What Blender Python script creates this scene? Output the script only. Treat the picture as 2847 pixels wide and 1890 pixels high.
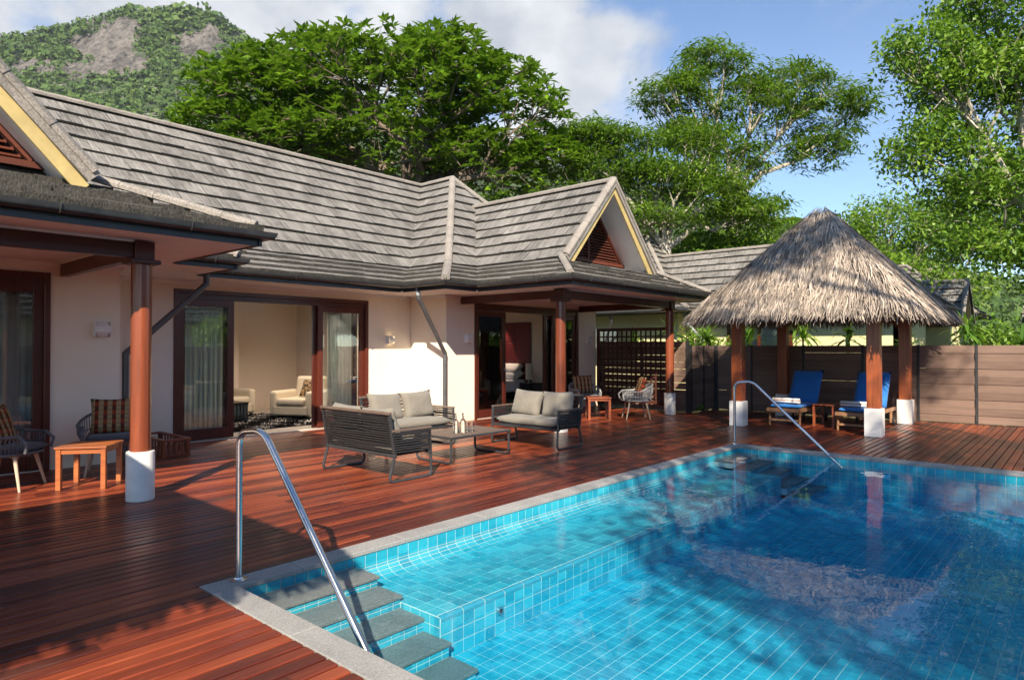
import bpy, math, random, numpy as np
from mathutils import Vector, Matrix
random.seed(7); RNG = np.random.default_rng(11)
for o in list(bpy.data.objects): bpy.data.objects.remove(o)
scene = bpy.context.scene
COL = scene.collection
PI = math.pi

# ------------------------------------------------------------------ camera
cam_d = bpy.data.cameras.new('camera'); cam = bpy.data.objects.new('camera', cam_d); COL.objects.link(cam)
CAM_F, CAM_W, CAM_H = 1832.0, 2847.0, 1890.0
cam_d.sensor_width = 36.0; cam_d.lens = 36.0 * CAM_F / CAM_W
cam_d.clip_start = 0.05; cam_d.clip_end = 5000
YAW = math.radians(41.3); PITCH = math.atan(21.0 / CAM_F)
cam.location = (0, 0, 1.5)
cam.rotation_euler = (PI / 2 + PITCH, 0, YAW - PI / 2)
scene.camera = cam

# ------------------------------------------------------------------ sky, sun, exposure
SUN_AZ = math.radians(40.0)      # horizontal direction the light travels towards
SUN_EL = math.radians(35.3)
world = bpy.data.worlds.new('World'); scene.world = world; world.use_nodes = True
wt = world.node_tree; wt.nodes.clear()
def wn(t, **kw):
    n = wt.nodes.new(t)
    for k, v in kw.items(): setattr(n, k, v)
    return n
w_out = wn('ShaderNodeOutputWorld'); w_bg = wn('ShaderNodeBackground')
sky = wn('ShaderNodeTexSky'); sky.sky_type = 'NISHITA'; sky.sun_disc = False
sky.sun_elevation = SUN_EL; sky.sun_rotation = math.radians(230)
sky.air_density = 0.9; sky.dust_density = 0.0; sky.ozone_density = 3.6; sky.altitude = 0
w_bg.inputs['Strength'].default_value = 0.095
# clouds: fractal noise on the sky vault, gathered into a few banks
tc = wn('ShaderNodeTexCoord')
def dirv(pxF, pyF):
    s = 2847 / 2362; a = (pxF * s - 1423.5) / CAM_F; b = (945 - pyF * s) / CAM_F
    f0 = Vector((math.cos(YAW), math.sin(YAW), 0)); r = Vector((math.sin(YAW), -math.cos(YAW), 0)); u0 = Vector((0, 0, 1))
    f = f0 * math.cos(PITCH) + u0 * math.sin(PITCH); u = u0 * math.cos(PITCH) - f0 * math.sin(PITCH)
    return (f + r * a + u * b).normalized()
def wmath(op, a, b=None, c=None):
    n = wn('ShaderNodeMath', operation=op)
    for i, v in enumerate((a, b, c)):
        if v is None: continue
        if isinstance(v, (int, float)): n.inputs[i].default_value = v
        else: wt.links.new(v, n.inputs[i])
    return n.outputs[0]
def wnoise(scale, detail, rough, off=0.0):
    m = wn('ShaderNodeMapping'); m.inputs['Scale'].default_value = (scale, scale, scale * 1.5); m.inputs['Location'].default_value = (off, off * .7, off * 1.3)
    wt.links.new(tc.outputs['Generated'], m.inputs['Vector'])
    n = wn('ShaderNodeTexNoise'); n.inputs['Scale'].default_value = 1.0; n.inputs['Detail'].default_value = detail; n.inputs['Roughness'].default_value = rough
    wt.links.new(m.outputs[0], n.inputs['Vector']); return n.outputs['Fac']
cn = wnoise(5.0, 9, .55, 3.1); cn2 = wnoise(16.0, 7, .6, 1.7); cn3 = wnoise(2.2, 4, .5, 8.3)
banks = None
BANKS = [((1195, 60), .155, 1.0), ((1330, 165), .150, 1.0), ((1240, 290), .10, .8), ((640, 20), .27, 1.0), ((270, -60), .30, .75), ((870, 60), .14, .9), ((-300, -100), .35, .9), ((700, -700), .30, .8), ((3600, -300), .30, .8), ((2700, -900), .25, .7)]
for (px, rad, w) in BANKS:
    d = dirv(*px)
    n = wn('ShaderNodeVectorMath', operation='DISTANCE'); n.inputs[1].default_value = d
    wt.links.new(tc.outputs['Generated'], n.inputs[0])
    v = wmath('MULTIPLY', wmath('SUBTRACT', 1.0, wmath('DIVIDE', n.outputs['Value'], rad)), w)
    banks = v if banks is None else wmath('MAXIMUM', banks, v)
dens = wmath('ADD', wmath('MULTIPLY', banks, 1.1), wmath('MULTIPLY', wmath('SUBTRACT', cn, .5), 2.6))
dens = wmath('ADD', dens, wmath('MULTIPLY', wmath('SUBTRACT', cn2, .5), .7))
mr = wn('ShaderNodeMapRange'); mr.interpolation_type = 'SMOOTHSTEP'
mr.inputs['From Min'].default_value = -0.05; mr.inputs['From Max'].default_value = 0.75
wt.links.new(dens, mr.inputs['Value'])
thin = wmath('MULTIPLY', wmath('MAXIMUM', wmath('SUBTRACT', cn3, .56), 0.0), .5)
fac = wmath('MINIMUM', wmath('ADD', mr.outputs[0], thin), 0.93)
shade = wn('ShaderNodeMapRange'); shade.inputs['From Min'].default_value = .3; shade.inputs['From Max'].default_value = .7
wt.links.new(wnoise(7.0, 6, .55, 5.5), shade.inputs['Value'])
ccol = wn('ShaderNodeMix', data_type='RGBA'); ccol.inputs[6].default_value = (2.6, 2.8, 3.15, 1); ccol.inputs[7].default_value = (4.9, 4.95, 5.0, 1)
wt.links.new(shade.outputs[0], ccol.inputs[0])
wm = wn('ShaderNodeMix', data_type='RGBA')
wt.links.new(fac, wm.inputs[0]); wt.links.new(sky.outputs[0], wm.inputs[6]); wt.links.new(ccol.outputs[2], wm.inputs[7])
wt.links.new(wm.outputs[2], w_bg.inputs['Color']); wt.links.new(w_bg.outputs[0], w_out.inputs['Surface'])

sun_d = bpy.data.lights.new('sun', 'SUN'); sun_d.energy = 5.0; sun_d.angle = math.radians(0.53); sun_d.color = (1.0, .87, .69)
sun = bpy.data.objects.new('sun', sun_d); COL.objects.link(sun)
sdir = Vector((math.cos(SUN_AZ) * math.cos(SUN_EL), math.sin(SUN_AZ) * math.cos(SUN_EL), -math.sin(SUN_EL)))
sun.rotation_euler = sdir.to_track_quat('-Z', 'Y').to_euler(); sun.location = (-20, -20, 30)
scene.view_settings.view_transform = 'Standard'; scene.view_settings.look = 'None'
scene.view_settings.exposure = 1.08; scene.view_settings.gamma = 1.0
scene.render.engine = 'CYCLES'
scene.cycles.max_bounces = 10; scene.cycles.transparent_max_bounces = 24; scene.cycles.diffuse_bounces = 4; scene.cycles.glossy_bounces = 4
scene.cycles.caustics_reflective = False; scene.cycles.caustics_refractive = False

# camera maths (used only to decide which repeated pieces show largest)
_f0 = Vector((math.cos(YAW), math.sin(YAW), 0)); CR = Vector((math.sin(YAW), -math.cos(YAW), 0)); _u0 = Vector((0, 0, 1))
CF = _f0 * math.cos(PITCH) + _u0 * math.sin(PITCH); CU = _u0 * math.cos(PITCH) - _f0 * math.sin(PITCH)
def in_view(p, m=120):
    v = Vector(p) - Vector((0, 0, 1.5)); z = v.dot(CF)
    if z < .3: return 0.0
    x = CAM_W / 2 + CAM_F * v.dot(CR) / z; y = CAM_H / 2 - CAM_F * v.dot(CU) / z
    return 1.0 / z if (-m < x < CAM_W + m and -m < y < CAM_H + m) else 0.0

# ------------------------------------------------------------------ mesh helpers
def raw_mesh(name, verts, faces, uv=None, rnd=None, smooth=False):
    me = bpy.data.meshes.new(name)
    me.from_pydata([tuple(v) for v in verts], [], faces)
    if uv is not None:
        L = me.uv_layers.new(name='UVMap'); li = np.empty(len(me.loops), np.int32); me.loops.foreach_get('vertex_index', li)
        L.data.foreach_set('uv', np.asarray(uv, np.float32)[li].ravel())
    if rnd is not None:
        a = me.attributes.new('rnd', 'FLOAT', 'FACE'); a.data.foreach_set('value', np.asarray(rnd, np.float32))
    if smooth: me.polygons.foreach_set('use_smooth', [True] * len(me.polygons))
    return me
def np_mesh(name, V, Q, rnd=None, smooth=False):
    """V (n,3) float, Q (m,k) int: fast mesh of k-gons"""
    V = np.ascontiguousarray(V, np.float32); Q = np.ascontiguousarray(Q, np.int32)
    me = bpy.data.meshes.new(name); m, k = Q.shape
    me.vertices.add(len(V)); me.vertices.foreach_set('co', V.ravel())
    me.loops.add(m * k); me.loops.foreach_set('vertex_index', Q.ravel())
    me.polygons.add(m); me.polygons.foreach_set('loop_start', np.arange(0, m * k, k, dtype=np.int32))
    try: me.polygons.foreach_set('loop_total', np.full(m, k, np.int32))
    except Exception: pass
    if rnd is not None:
        a = me.attributes.new('rnd', 'FLOAT', 'FACE'); a.data.foreach_set('value', np.asarray(rnd, np.float32))
    if smooth: me.polygons.foreach_set('use_smooth', np.ones(m, bool))
    me.update(calc_edges=True); return me
def link(name, me, mat=None, parent=None, kind=None, label=None):
    o = bpy.data.objects.new(name, me); COL.objects.link(o)
    if mat is not None and len(me.materials) == 0: me.materials.append(mat)
    if parent is not None:
        o.parent = parent
        o.matrix_parent_inverse = Matrix.Translation(-Vector(parent.get('_base', (0, 0, 0)))) if '_base' in parent else Matrix()
    if kind: o['kind'] = kind
    if label: o['label'] = label
    return o
def thing(name, label, cat, loc=(0, 0, 0), rz=0.0, group=None, world=False):
    """an Empty at the thing's base. world=True: its parts are given in world coordinates"""
    o = bpy.data.objects.new(name, None); COL.objects.link(o); o.empty_display_size = .2
    o.location = loc; o.rotation_euler = (0, 0, rz); o['label'] = label; o['category'] = cat
    if group: o['group'] = group
    if world: o['_base'] = tuple(loc)
    return o
def tag(o, label=None, cat=None, group=None, kind=None):
    for k, v in (('label', label), ('category', cat), ('group', group), ('kind', kind)):
        if v: o[k] = v
    return o
def copy_tree(o, parent=None):
    c = o.copy(); COL.objects.link(c)
    if parent is not None: c.parent = parent; c.matrix_parent_inverse = o.matrix_parent_inverse.copy()
    for ch in list(o.children): copy_tree(ch, c)
    return c

class MB:
    def __init__(s): s.v = []; s.f = []
    def add(s, verts, faces):
        b = len(s.v); s.v += [Vector(v) for v in verts]; s.f += [tuple(i + b for i in f) for f in faces]; return s
    def box(s, x0, x1, y0, y1, z0, z1):
        x0, x1 = min(x0, x1), max(x0, x1); y0, y1 = min(y0, y1), max(y0, y1); z0, z1 = min(z0, z1), max(z0, z1)
        return s.add([(x0, y0, z0), (x1, y0, z0), (x1, y1, z0), (x0, y1, z0), (x0, y0, z1), (x1, y0, z1), (x1, y1, z1), (x0, y1, z1)],
                     [(0, 3, 2, 1), (4, 5, 6, 7), (0, 1, 5, 4), (1, 2, 6, 5), (2, 3, 7, 6), (3, 0, 4, 7)])
    def mbox(s, M, sx, sy, sz):
        c = [M @ Vector((a * sx / 2, b * sy / 2, d * sz / 2)) for d in (-1, 1) for a, b in ((-1, -1), (1, -1), (1, 1), (-1, 1))]
        return s.add(c, [(0, 3, 2, 1), (4, 5, 6, 7), (0, 1, 5, 4), (1, 2, 6, 5), (2, 3, 7, 6), (3, 0, 4, 7)])
    def bar(s, p, q, w, h, up=(0, 0, 1)):
        p, q = Vector(p), Vector(q); d = (q - p); L = d.length; d.normalize()
        upv = Vector(up)
        if abs(d.dot(upv)) > .98: upv = Vector((1, 0, 0))
        sd = d.cross(upv).normalized(); u = sd.cross(d).normalized()
        M = Matrix((( d.x, sd.x, u.x, 0), (d.y, sd.y, u.y, 0), (d.z, sd.z, u.z, 0), (0, 0, 0, 1)))
        return s.mbox(Matrix.Translation((p + q) / 2) @ M, L, w, h)
    def tube(s, pts, r, n=8, caps=True, closed=False, flat=None):
        pts = [Vector(p) for p in pts]; m = len(pts); rr = r if isinstance(r, (list, tuple)) else [r] * m
        b = len(s.v); prev = None
        for i, p in enumerate(pts):
            a = pts[i - 1] if (i > 0 or closed) else p; c = pts[(i + 1) % m] if (i < m - 1 or closed) else p
            t = (c - a).normalized() if (c - a).length > 1e-9 else Vector((0, 0, 1))
            if prev is None:
                e = t.cross(Vector((0, 0, 1)))
                if e.length < .05: e = t.cross(Vector((1, 0, 0)))
                e.normalize()
            else:
                e = prev - t * prev.dot(t)
                if e.length < 1e-6: e = t.cross(Vector((0, 0, 1)))
                e.normalize()
            prev = e; g = t.cross(e)
            for k in range(n):
                a_ = 2 * PI * k / n; s.v.append(p + (e * math.cos(a_) + g * math.sin(a_) * (flat or 1)) * rr[i])
        R = m if closed else m - 1
        for i in range(R):
            for k in range(n):
                i2 = (i + 1) % m
                s.f.append((b + i * n + k, b + i * n + (k + 1) % n, b + i2 * n + (k + 1) % n, b + i2 * n + k))
        if caps and not closed:
            s.f.append(tuple(b + k for k in reversed(range(n)))); s.f.append(tuple(b + (m - 1) * n + k for k in range(n)))
        return s
    def lathe(s, prof, n=20, c=(0, 0, 0)):
        b = len(s.v); m = len(prof)
        for (r, z) in prof:
            for k in range(n):
                a = 2 * PI * k / n; s.v.append(Vector((c[0] + r * math.cos(a), c[1] + r * math.sin(a), c[2] + z)))
        for i in range(m - 1):
            for k in range(n):
                s.f.append((b + i * n + k, b + i * n + (k + 1) % n, b + (i + 1) * n + (k + 1) % n, b + (i + 1) * n + k))
        if prof[0][0] > 1e-5: s.f.append(tuple(b + k for k in reversed(range(n))))
        if prof[-1][0] > 1e-5: s.f.append(tuple(b + (m - 1) * n + k for k in range(n)))
        return s
    def prism(s, poly, ext):
        """poly: list of 3D points, extruded by vector ext"""
        n = len(poly); e = Vector(ext); P = [Vector(p) for p in poly]
        return s.add(P + [p + e for p in P], [tuple(reversed(range(n))), tuple(range(n, 2 * n))] + [(i, (i + 1) % n, n + (i + 1) % n, n + i) for i in range(n)])
    def quad(s, *p): return s.add(p, [tuple(range(len(p)))])
    def build(s, name, mat, parent=None, bevel=0.0, smooth=False, kind=None, label=None, fix=True):
        me = raw_mesh(name, s.v, s.f, smooth=False)
        if fix:
            import bmesh
            bm = bmesh.new(); bm.from_mesh(me); bmesh.ops.recalc_face_normals(bm, faces=bm.faces); bm.to_mesh(me); bm.free()
        if smooth:
            me.polygons.foreach_set('use_smooth', [True] * len(me.polygons))
            try: me.set_sharp_from_angle(angle=math.radians(40))
            except Exception: pass
        o = link(name, me, mat, parent, kind, label)
        if bevel:
            m = o.modifiers.new('bevel', 'BEVEL'); m.width = bevel; m.segments = 2; m.limit_method = 'ANGLE'; m.angle_limit = math.radians(40)
        return o
def cushion(w, d, h, name, mat, parent, M, puff=.35, n=8, seed=0):
    """soft pillow: superellipse slab, w x d x h centred at M's origin, with seam and slight dents"""
    rng = random.Random(seed); V = []; F = []
    for side in (1, -1):
        for i in range(n + 1):
            for j in range(n + 1):
                u = -1 + 2 * i / n; v = -1 + 2 * j / n
                e = max(0.0, 1 - abs(u) ** 4) ** .5 * max(0.0, 1 - abs(v) ** 4) ** .5
                pin = 1 - .05 * puff * (1 - abs(u) ** 2) * (abs(v) ** 3) * 2
                pin2 = 1 - .05 * puff * (1 - abs(v) ** 2) * (abs(u) ** 3) * 2
                z = side * (h / 2) * ((1 - puff) * (1 if e > .02 else 0) * min(1, e * 3) + puff * e)
                z += side * .008 * math.sin(u * 5 + seed) * math.cos(v * 4 + seed * 2) * e
                V.append(M @ Vector((u * w / 2 * pin2, v * d / 2 * pin, z)))
    o = (n + 1) ** 2
    for i in range(n):
        for j in range(n):
            a = i * (n + 1) + j
            F.append((a, a + n + 1, a + n + 2, a + 1)); F.append((o + a, o + a + 1, o + a + n + 2, o + a + n + 1))
    me = raw_mesh(name, V, F, smooth=True)
    import bmesh
    bm = bmesh.new(); bm.from_mesh(me); bmesh.ops.remove_doubles(bm, verts=bm.verts, dist=.0005); bmesh.ops.recalc_face_normals(bm, faces=bm.faces); bm.to_mesh(me); bm.free()
    me.polygons.foreach_set('use_smooth', [True] * len(me.polygons))
    return link(name, me, mat, parent)
# ------------------------------------------------------------------ materials
class NT:
    def __init__(s, name):
        s.m = bpy.data.materials.new(name); s.m.use_nodes = True; s.t = s.m.node_tree; s.t.nodes.clear()
        s.out = s.n('ShaderNodeOutputMaterial'); s.p = s.n('ShaderNodeBsdfPrincipled'); s.l(s.p.outputs[0], s.out.inputs[0])
    def n(s, t, **kw):
        n = s.t.nodes.new(t)
        for k, v in kw.items(): setattr(n, k, v)
        return n
    def l(s, a, b): s.t.links.new(a, b)
    def set(s, sock, v):
        if isinstance(v, (int, float)): sock.default_value = v
        elif isinstance(v, (tuple, list)): sock.default_value = tuple(v) + ((1,) if len(v) == 3 and len(sock.default_value) == 4 else ())
        else: s.l(v, sock)
    def math(s, op, a, b=None, c=None):
        n = s.n('ShaderNodeMath', operation=op)
        for i, v in enumerate((a, b, c)):
            if v is not None: s.set(n.inputs[i], v)
        return n.outputs[0]
    def pos(s): return s.n('ShaderNodeNewGeometry').outputs['Position']
    def obj(s): return s.n('ShaderNodeTexCoord').outputs['Object']
    def uv(s): return s.n('ShaderNodeTexCoord').outputs['UV']
    def scale(s, vec, sc, off=(0, 0, 0)):
        m = s.n('ShaderNodeMapping'); m.inputs['Scale'].default_value = sc; m.inputs['Location'].default_value = off; s.l(vec, m.inputs[0]); return m.outputs[0]
    def xyz(s, vec): n = s.n('ShaderNodeSeparateXYZ'); s.l(vec, n.inputs[0]); return n.outputs
    def comb(s, x, y, z=0.0):
        n = s.n('ShaderNodeCombineXYZ')
        for i, v in enumerate((x, y, z)): s.set(n.inputs[i], v)
        return n.outputs[0]
    def noise(s, vec, sc=1.0, det=4, rough=.55, dist=0.0, col=False):
        n = s.n('ShaderNodeTexNoise'); n.inputs['Scale'].default_value = sc; n.inputs['Detail'].default_value = det
        n.inputs['Roughness'].default_value = rough; n.inputs['Distortion'].default_value = dist
        if vec is not None: s.l(vec, n.inputs['Vector'])
        return n.outputs['Color' if col else 'Fac']
    def white(s, vec): n = s.n('ShaderNodeTexWhiteNoise', noise_dimensions='3D'); s.l(vec, n.inputs['Vector']); return n.outputs['Value']
    def ramp(s, fac, stops):
        n = s.n('ShaderNodeValToRGB'); s.l(fac, n.inputs[0]); e = n.color_ramp.elements
        while len(e) < len(stops): e.new(.5)
        for i, (p, c) in enumerate(stops): e[i].position = p; e[i].color = tuple(c) + (1,)
        return n.outputs[0]
    def mix(s, fac, a, b, mode='MIX'):
        n = s.n('ShaderNodeMix', data_type='RGBA', blend_type=mode); s.set(n.inputs[0], fac); s.set(n.inputs[6], a); s.set(n.inputs[7], b); return n.outputs[2]
    def mapr(s, v, a, b, c=0.0, d=1.0, smooth=False):
        n = s.n('ShaderNodeMapRange')
        if smooth: n.interpolation_type = 'SMOOTHSTEP'
        s.l(v, n.inputs[0])
        for i, x in enumerate((a, b, c, d)): n.inputs[i + 1].default_value = x
        return n.outputs[0]
    def attr(s, name='rnd'): n = s.n('ShaderNodeAttribute'); n.attribute_name = name; return n.outputs['Fac']
    def bump(s, h, strength=.3, dist=.01, nrm=None):
        n = s.n('ShaderNodeBump'); n.inputs['Strength'].default_value = strength; n.inputs['Distance'].default_value = dist; s.l(h, n.inputs['Height'])
        if nrm is not None: s.l(nrm, n.inputs['Normal'])
        s.l(n.outputs[0], s.p.inputs['Normal']); return n.outputs[0]
    def base(s, c): s.set(s.p.inputs['Base Color'], c); return s
    def rough(s, v): s.set(s.p.inputs['Roughness'], v); return s
    def spec(s, v): s.p.inputs['Specular IOR Level'].default_value = v; return s
    def metal(s, v): s.p.inputs['Metallic'].default_value = v; return s

def plain(name, c, rough=.6, var=.12, sc=6.0, bump=.0, bsc=60.0, metal=0.0, spec=.5, dirt=0.0, coord='pos'):
    t = NT(name); v = t.pos() if coord == 'pos' else t.obj()
    n = t.noise(v, sc, 6, .6)
    lo = tuple(x * (1 - var * 1.6) for x in c); hi = tuple(min(1, x * (1 + var)) for x in c)
    col = t.mix(t.mapr(n, .3, .7), lo, hi)
    if dirt:
        d = t.mapr(t.noise(v, sc * .35, 8, .7), .52, .75)
        col = t.mix(t.math('MULTIPLY', d, dirt), col, tuple(x * .35 for x in c))
    t.base(col).rough(t.mapr(n, .2, .8, rough - .07, min(1, rough + .07))).metal(metal).spec(spec)
    if bump: t.bump(t.noise(v, bsc, 5, .6), bump, .01)
    return t.m
def wood(name, dark, light, axis='x', rough=.35, sc=1.0, bump=.15, coat=0.0, coord='obj', spec=.5):
    """grain runs along `axis` of the object (or the world)"""
    t = NT(name); v = t.obj() if coord == 'obj' else t.pos()
    s = {'x': (1.2, 26, 26), 'y': (26, 1.2, 26), 'z': (26, 26, 1.2)}[axis]
    g = t.noise(t.scale(v, tuple(a * sc for a in s)), 1.0, 8, .62, 1.0)
    big = t.noise(t.scale(v, tuple(a * sc * .12 for a in s)), 1.0, 3, .5)
    rn = t.n('ShaderNodeObjectInfo').outputs['Random']
    f = t.math('ADD', t.math('MULTIPLY', g, .75), t.math('MULTIPLY', big, .45))
    f = t.math('ADD', f, t.math('MULTIPLY', t.math('SUBTRACT', rn, .5), .22))
    col = t.ramp(f, [(.34, dark), (.58, tuple((a + b) / 2 for a, b in zip(dark, light))), (.80, light)])
    t.base(col).rough(t.mapr(g, .3, .7, rough + .12, rough - .06)).spec(spec)
    if coat: t.p.inputs['Coat Weight'].default_value = coat; t.p.inputs['Coat Roughness'].default_value = .18
    t.bump(g, bump, .006); return t.m
M = {}
# deck: oiled hardwood boards, wet-looking; board identity from the board pitch
PITCH_B = .1023; DECK_Y0 = 4.222
def deck_mat():
    t = NT('deck_wood'); p = t.pos(); x, y, z = t.xyz(p)
    row = t.math('FLOOR', t.math('DIVIDE', t.math('SUBTRACT', y, DECK_Y0), PITCH_B))
    seg = t.math('FLOOR', t.math('DIVIDE', t.math('ADD', x, t.math('MULTIPLY', t.white(t.comb(row, 3.0, 7.0)), 9.0)), 3.4))
    idv = t.white(t.comb(row, seg, 1.0))
    g = t.noise(t.comb(t.math('MULTIPLY', x, 1.6), t.math('MULTIPLY', y, 42.0), t.math('MULTIPLY', idv, 31.0)), 1.0, 8, .65, 1.2)
    big = t.noise(t.scale(p, (.5, 1.1, 1)), 1.0, 5, .6)
    f = t.math('ADD', t.math('MULTIPLY', g, .62), t.math('ADD', t.math('MULTIPLY', idv, .44), t.math('MULTIPLY', t.math('SUBTRACT', big, .5), .35)))
    col = t.ramp(f, [(.24, (.034, .009, .007)), (.44, (.105, .020, .010)), (.64, (.230, .046, .018)), (.88, (.38, .100, .036))])
    worn = t.mapr(t.noise(t.scale(p, (.8, 2.2, 1)), 1.0, 7, .65, .6), .56, .74)
    col = t.mix(t.math('MULTIPLY', worn, .5), col, (.16, .075, .052))
    t.base(col)
    fine = t.noise(t.scale(p, (9, 60, 9)), 1.0, 4, .6)
    r = t.math('ADD', t.mapr(g, .25, .75, .30, .44), t.math('MULTIPLY', worn, .22))
    t.rough(t.math('ADD', r, t.math('MULTIPLY', t.math('SUBTRACT', fine, .5), .12)))
    t.p.inputs['Coat Weight'].default_value = .16; t.p.inputs['Coat Roughness'].default_value = .17
    t.bump(t.math('ADD', g, t.math('MULTIPLY', fine, .35)), .25, .004); return t.m
M['deck'] = deck_mat()
M['under'] = plain('deck_underlay', (.012, .009, .008), .9)
def stone(name, a, b, sc=140, rough=.6, bump=.25):
    t = NT(name); p = t.pos(); n = t.noise(p, sc, 3, .7); big = t.noise(p, 2.5, 6, .6)
    f = t.math('ADD', t.math('MULTIPLY', n, .8), t.math('MULTIPLY', big, .35))
    t.base(t.ramp(f, [(.36, a), (.72, b)])).rough(rough); t.bump(n, bump, .003); return t.m
M['coping'] = stone('granite_coping', (.13, .13, .13), (.40, .395, .385), 150, .62)
M['step'] = stone('step_stone', (.05, .062, .064), (.21, .235, .235), 120, .5)
def tile_mat():
    t = NT('pool_tile'); p = t.pos(); x, y, z = t.xyz(p)
    w = t.white(t.comb(t.math('FLOOR', t.math('DIVIDE', x, .1023)), t.math('FLOOR', t.math('DIVIDE', y, .1023)), t.math('FLOOR', t.math('DIVIDE', z, .1023))))
    n = t.noise(p, 26, 5, .6)
    f = t.math('ADD', t.math('MULTIPLY', w, .5), t.math('MULTIPLY', n, .5))
    t.base(t.ramp(f, [(.2, (.014, .270, .390)), (.5, (.024, .355, .480)), (.85, (.052, .455, .565))])).rough(.18)
    t.bump(n, .06, .004); return t.m
M['tile'] = tile_mat()
M['grout'] = plain('grout', (.50, .58, .57), .85, .08, 20)
def bull():
    t = NT('bullnose_tile'); n = t.noise(t.pos(), 20, 4, .6); t.base(t.mix(n, (.02, .24, .36), (.035, .33, .45))).rough(.15); return t.m
M['bull'] = bull()
def water():
    t = NT('pool_water'); t.t.nodes.remove(t.p); p = t.pos()
    h = t.math('ADD', t.math('MULTIPLY', t.noise(t.scale(p, (1.0, 1.3, 1)), 1.6, 3, .5, .4), 1.0), t.math('MULTIPLY', t.noise(p, 7.5, 2, .5, .3), .10))
    b = t.n('ShaderNodeBump'); b.inputs['Strength'].default_value = .10; b.inputs['Distance'].default_value = .05; t.l(h, b.inputs['Height'])
    gl = t.n('ShaderNodeBsdfGlossy'); gl.inputs['Roughness'].default_value = 0.0; t.l(b.outputs[0], gl.inputs['Normal'])
    tr = t.n('ShaderNodeBsdfTransparent'); fr = t.n('ShaderNodeFresnel'); fr.inputs['IOR'].default_value = 1.33; t.l(b.outputs[0], fr.inputs['Normal'])
    bf = t.math('SUBTRACT', 1.0, t.n('ShaderNodeNewGeometry').outputs['Backfacing'])      # seen from below the sheet lets light out
    mx = t.n('ShaderNodeMixShader'); t.l(t.math('MULTIPLY', fr.outputs[0], bf), mx.inputs[0]); t.l(tr.outputs[0], mx.inputs[1]); t.l(gl.outputs[0], mx.inputs[2])
    t.l(mx.outputs[0], t.out.inputs['Surface'])
    va = t.n('ShaderNodeVolumeAbsorption'); va.inputs['Color'].default_value = (.02, .76, .97, 1); va.inputs['Density'].default_value = .55
    t.l(va.outputs[0], t.out.inputs['Volume']); return t.m
M['water'] = water()
def steel():
    t = NT('brushed_steel'); n = t.noise(t.scale(t.pos(), (90, 90, 90)), 1.0, 4, .7); d = t.mapr(t.noise(t.pos(), 35, 6, .75), .55, .75)
    t.base(t.mix(t.math('MULTIPLY', d, .5), (.62, .63, .64), (.32, .29, .27))).metal(1.0).rough(t.math('ADD', .13, t.math('MULTIPLY', n, .16))); t.bump(n, .05, .001); return t.m
M['steel'] = steel()
def wallm(name, c, c2):
    t = NT(name); p = t.pos(); n = t.noise(p, .9, 6, .6); f = t.noise(p, 90, 4, .6)
    streak = t.mapr(t.noise(t.scale(p, (5, 5, .35)), 1.0, 6, .6), .55, .8)
    col = t.mix(t.mapr(n, .3, .7), c, c2); col = t.mix(t.math('MULTIPLY', streak, .10), col, tuple(x * .6 for x in c))
    z = t.xyz(p)[2]
    splash = t.math('MULTIPLY', t.mapr(z, .45, .0), t.mapr(t.noise(p, 7, 7, .7), .42, .7))
    col = t.mix(t.math('MULTIPLY', splash, .35), col, (.30, .20, .13))
    t.base(col).rough(.82).spec(.25); t.bump(t.math('ADD', f, t.math('MULTIPLY', t.noise(p, 14, 4, .6), 1.5)), .22, .004); return t.m
M['wall'] = wallm('cream_render', (.84, .745, .615), (.88, .80, .68))
M['wall_y'] = wallm('yellow_render', (.62, .58, .30), (.72, .68, .40))
M['room'] = wallm('interior_paint', (.74, .63, .52), (.79, .69, .58))
M['soffit'] = plain('soffit_paint', (.87, .86, .85), .7, .05, 2)
M['white'] = plain('white_paint', (.80, .80, .79), .5, .06, 5, .08, 60, dirt=.25)
M['door'] = wood('mahogany_frame', (.038, .008, .006), (.115, .024, .013), 'z', .3, 1.0, .08, .25, 'pos')
M['post'] = wood('stained_post', (.085, .018, .009), (.26, .065, .026), 'z', .28, 1.0, .08, .3, 'pos')
M['beam'] = wood('stained_beam', (.040, .009, .007), (.105, .024, .015), 'x', .36, 1.0, .08, .1, 'pos')
M['gpost'] = wood('gazebo_post_wood', (.15, .028, .010), (.46, .125, .038), 'z', .33, .8, .1, .2, 'pos')
def rooft():
    t = NT('roof_shake'); p = t.pos(); uv = t.uv(); u, v, _ = t.xyz(uv); idv = t.attr('rnd')
    oid = t.n('ShaderNodeObjectInfo').outputs['Random']
    wob = t.math('MULTIPLY', t.math('ADD', idv, oid), 7.0)
    gr = t.noise(t.comb(t.math('MULTIPLY', t.math('ADD', u, t.math('MULTIPLY', v, .10)), 62.0), t.math('MULTIPLY', v, 2.2), wob), 1.0, 4, .6, .6)
    big = t.noise(p, .8, 6, .65); mid = t.noise(p, 6.5, 6, .7)
    f = t.math('ADD', t.math('MULTIPLY', gr, .78), t.math('ADD', t.math('MULTIPLY', big, .26), t.math('ADD', t.math('MULTIPLY', mid, .25), t.math('MULTIPLY', t.math('SUBTRACT', idv, .5), .09))))
    col = t.ramp(f, [(.38, (.026, .026, .026)), (.54, (.100, .097, .093)), (.70, (.225, .215, .205)), (.88, (.36, .345, .33))])
    _, _, z = t.xyz(p)
    lich = t.math('MULTIPLY', t.mapr(t.noise(p, 2.6, 7, .7), .50, .68), t.mapr(z, 3.35, 2.65))   # algae grows on the low flared courses
    col = t.mix(t.math('MULTIPLY', lich, .65), col, (.055, .060, .055))
    t.base(col).rough(.88).spec(.2); t.bump(gr, .9, .012); return t.m
M['roof'] = rooft()
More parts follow.
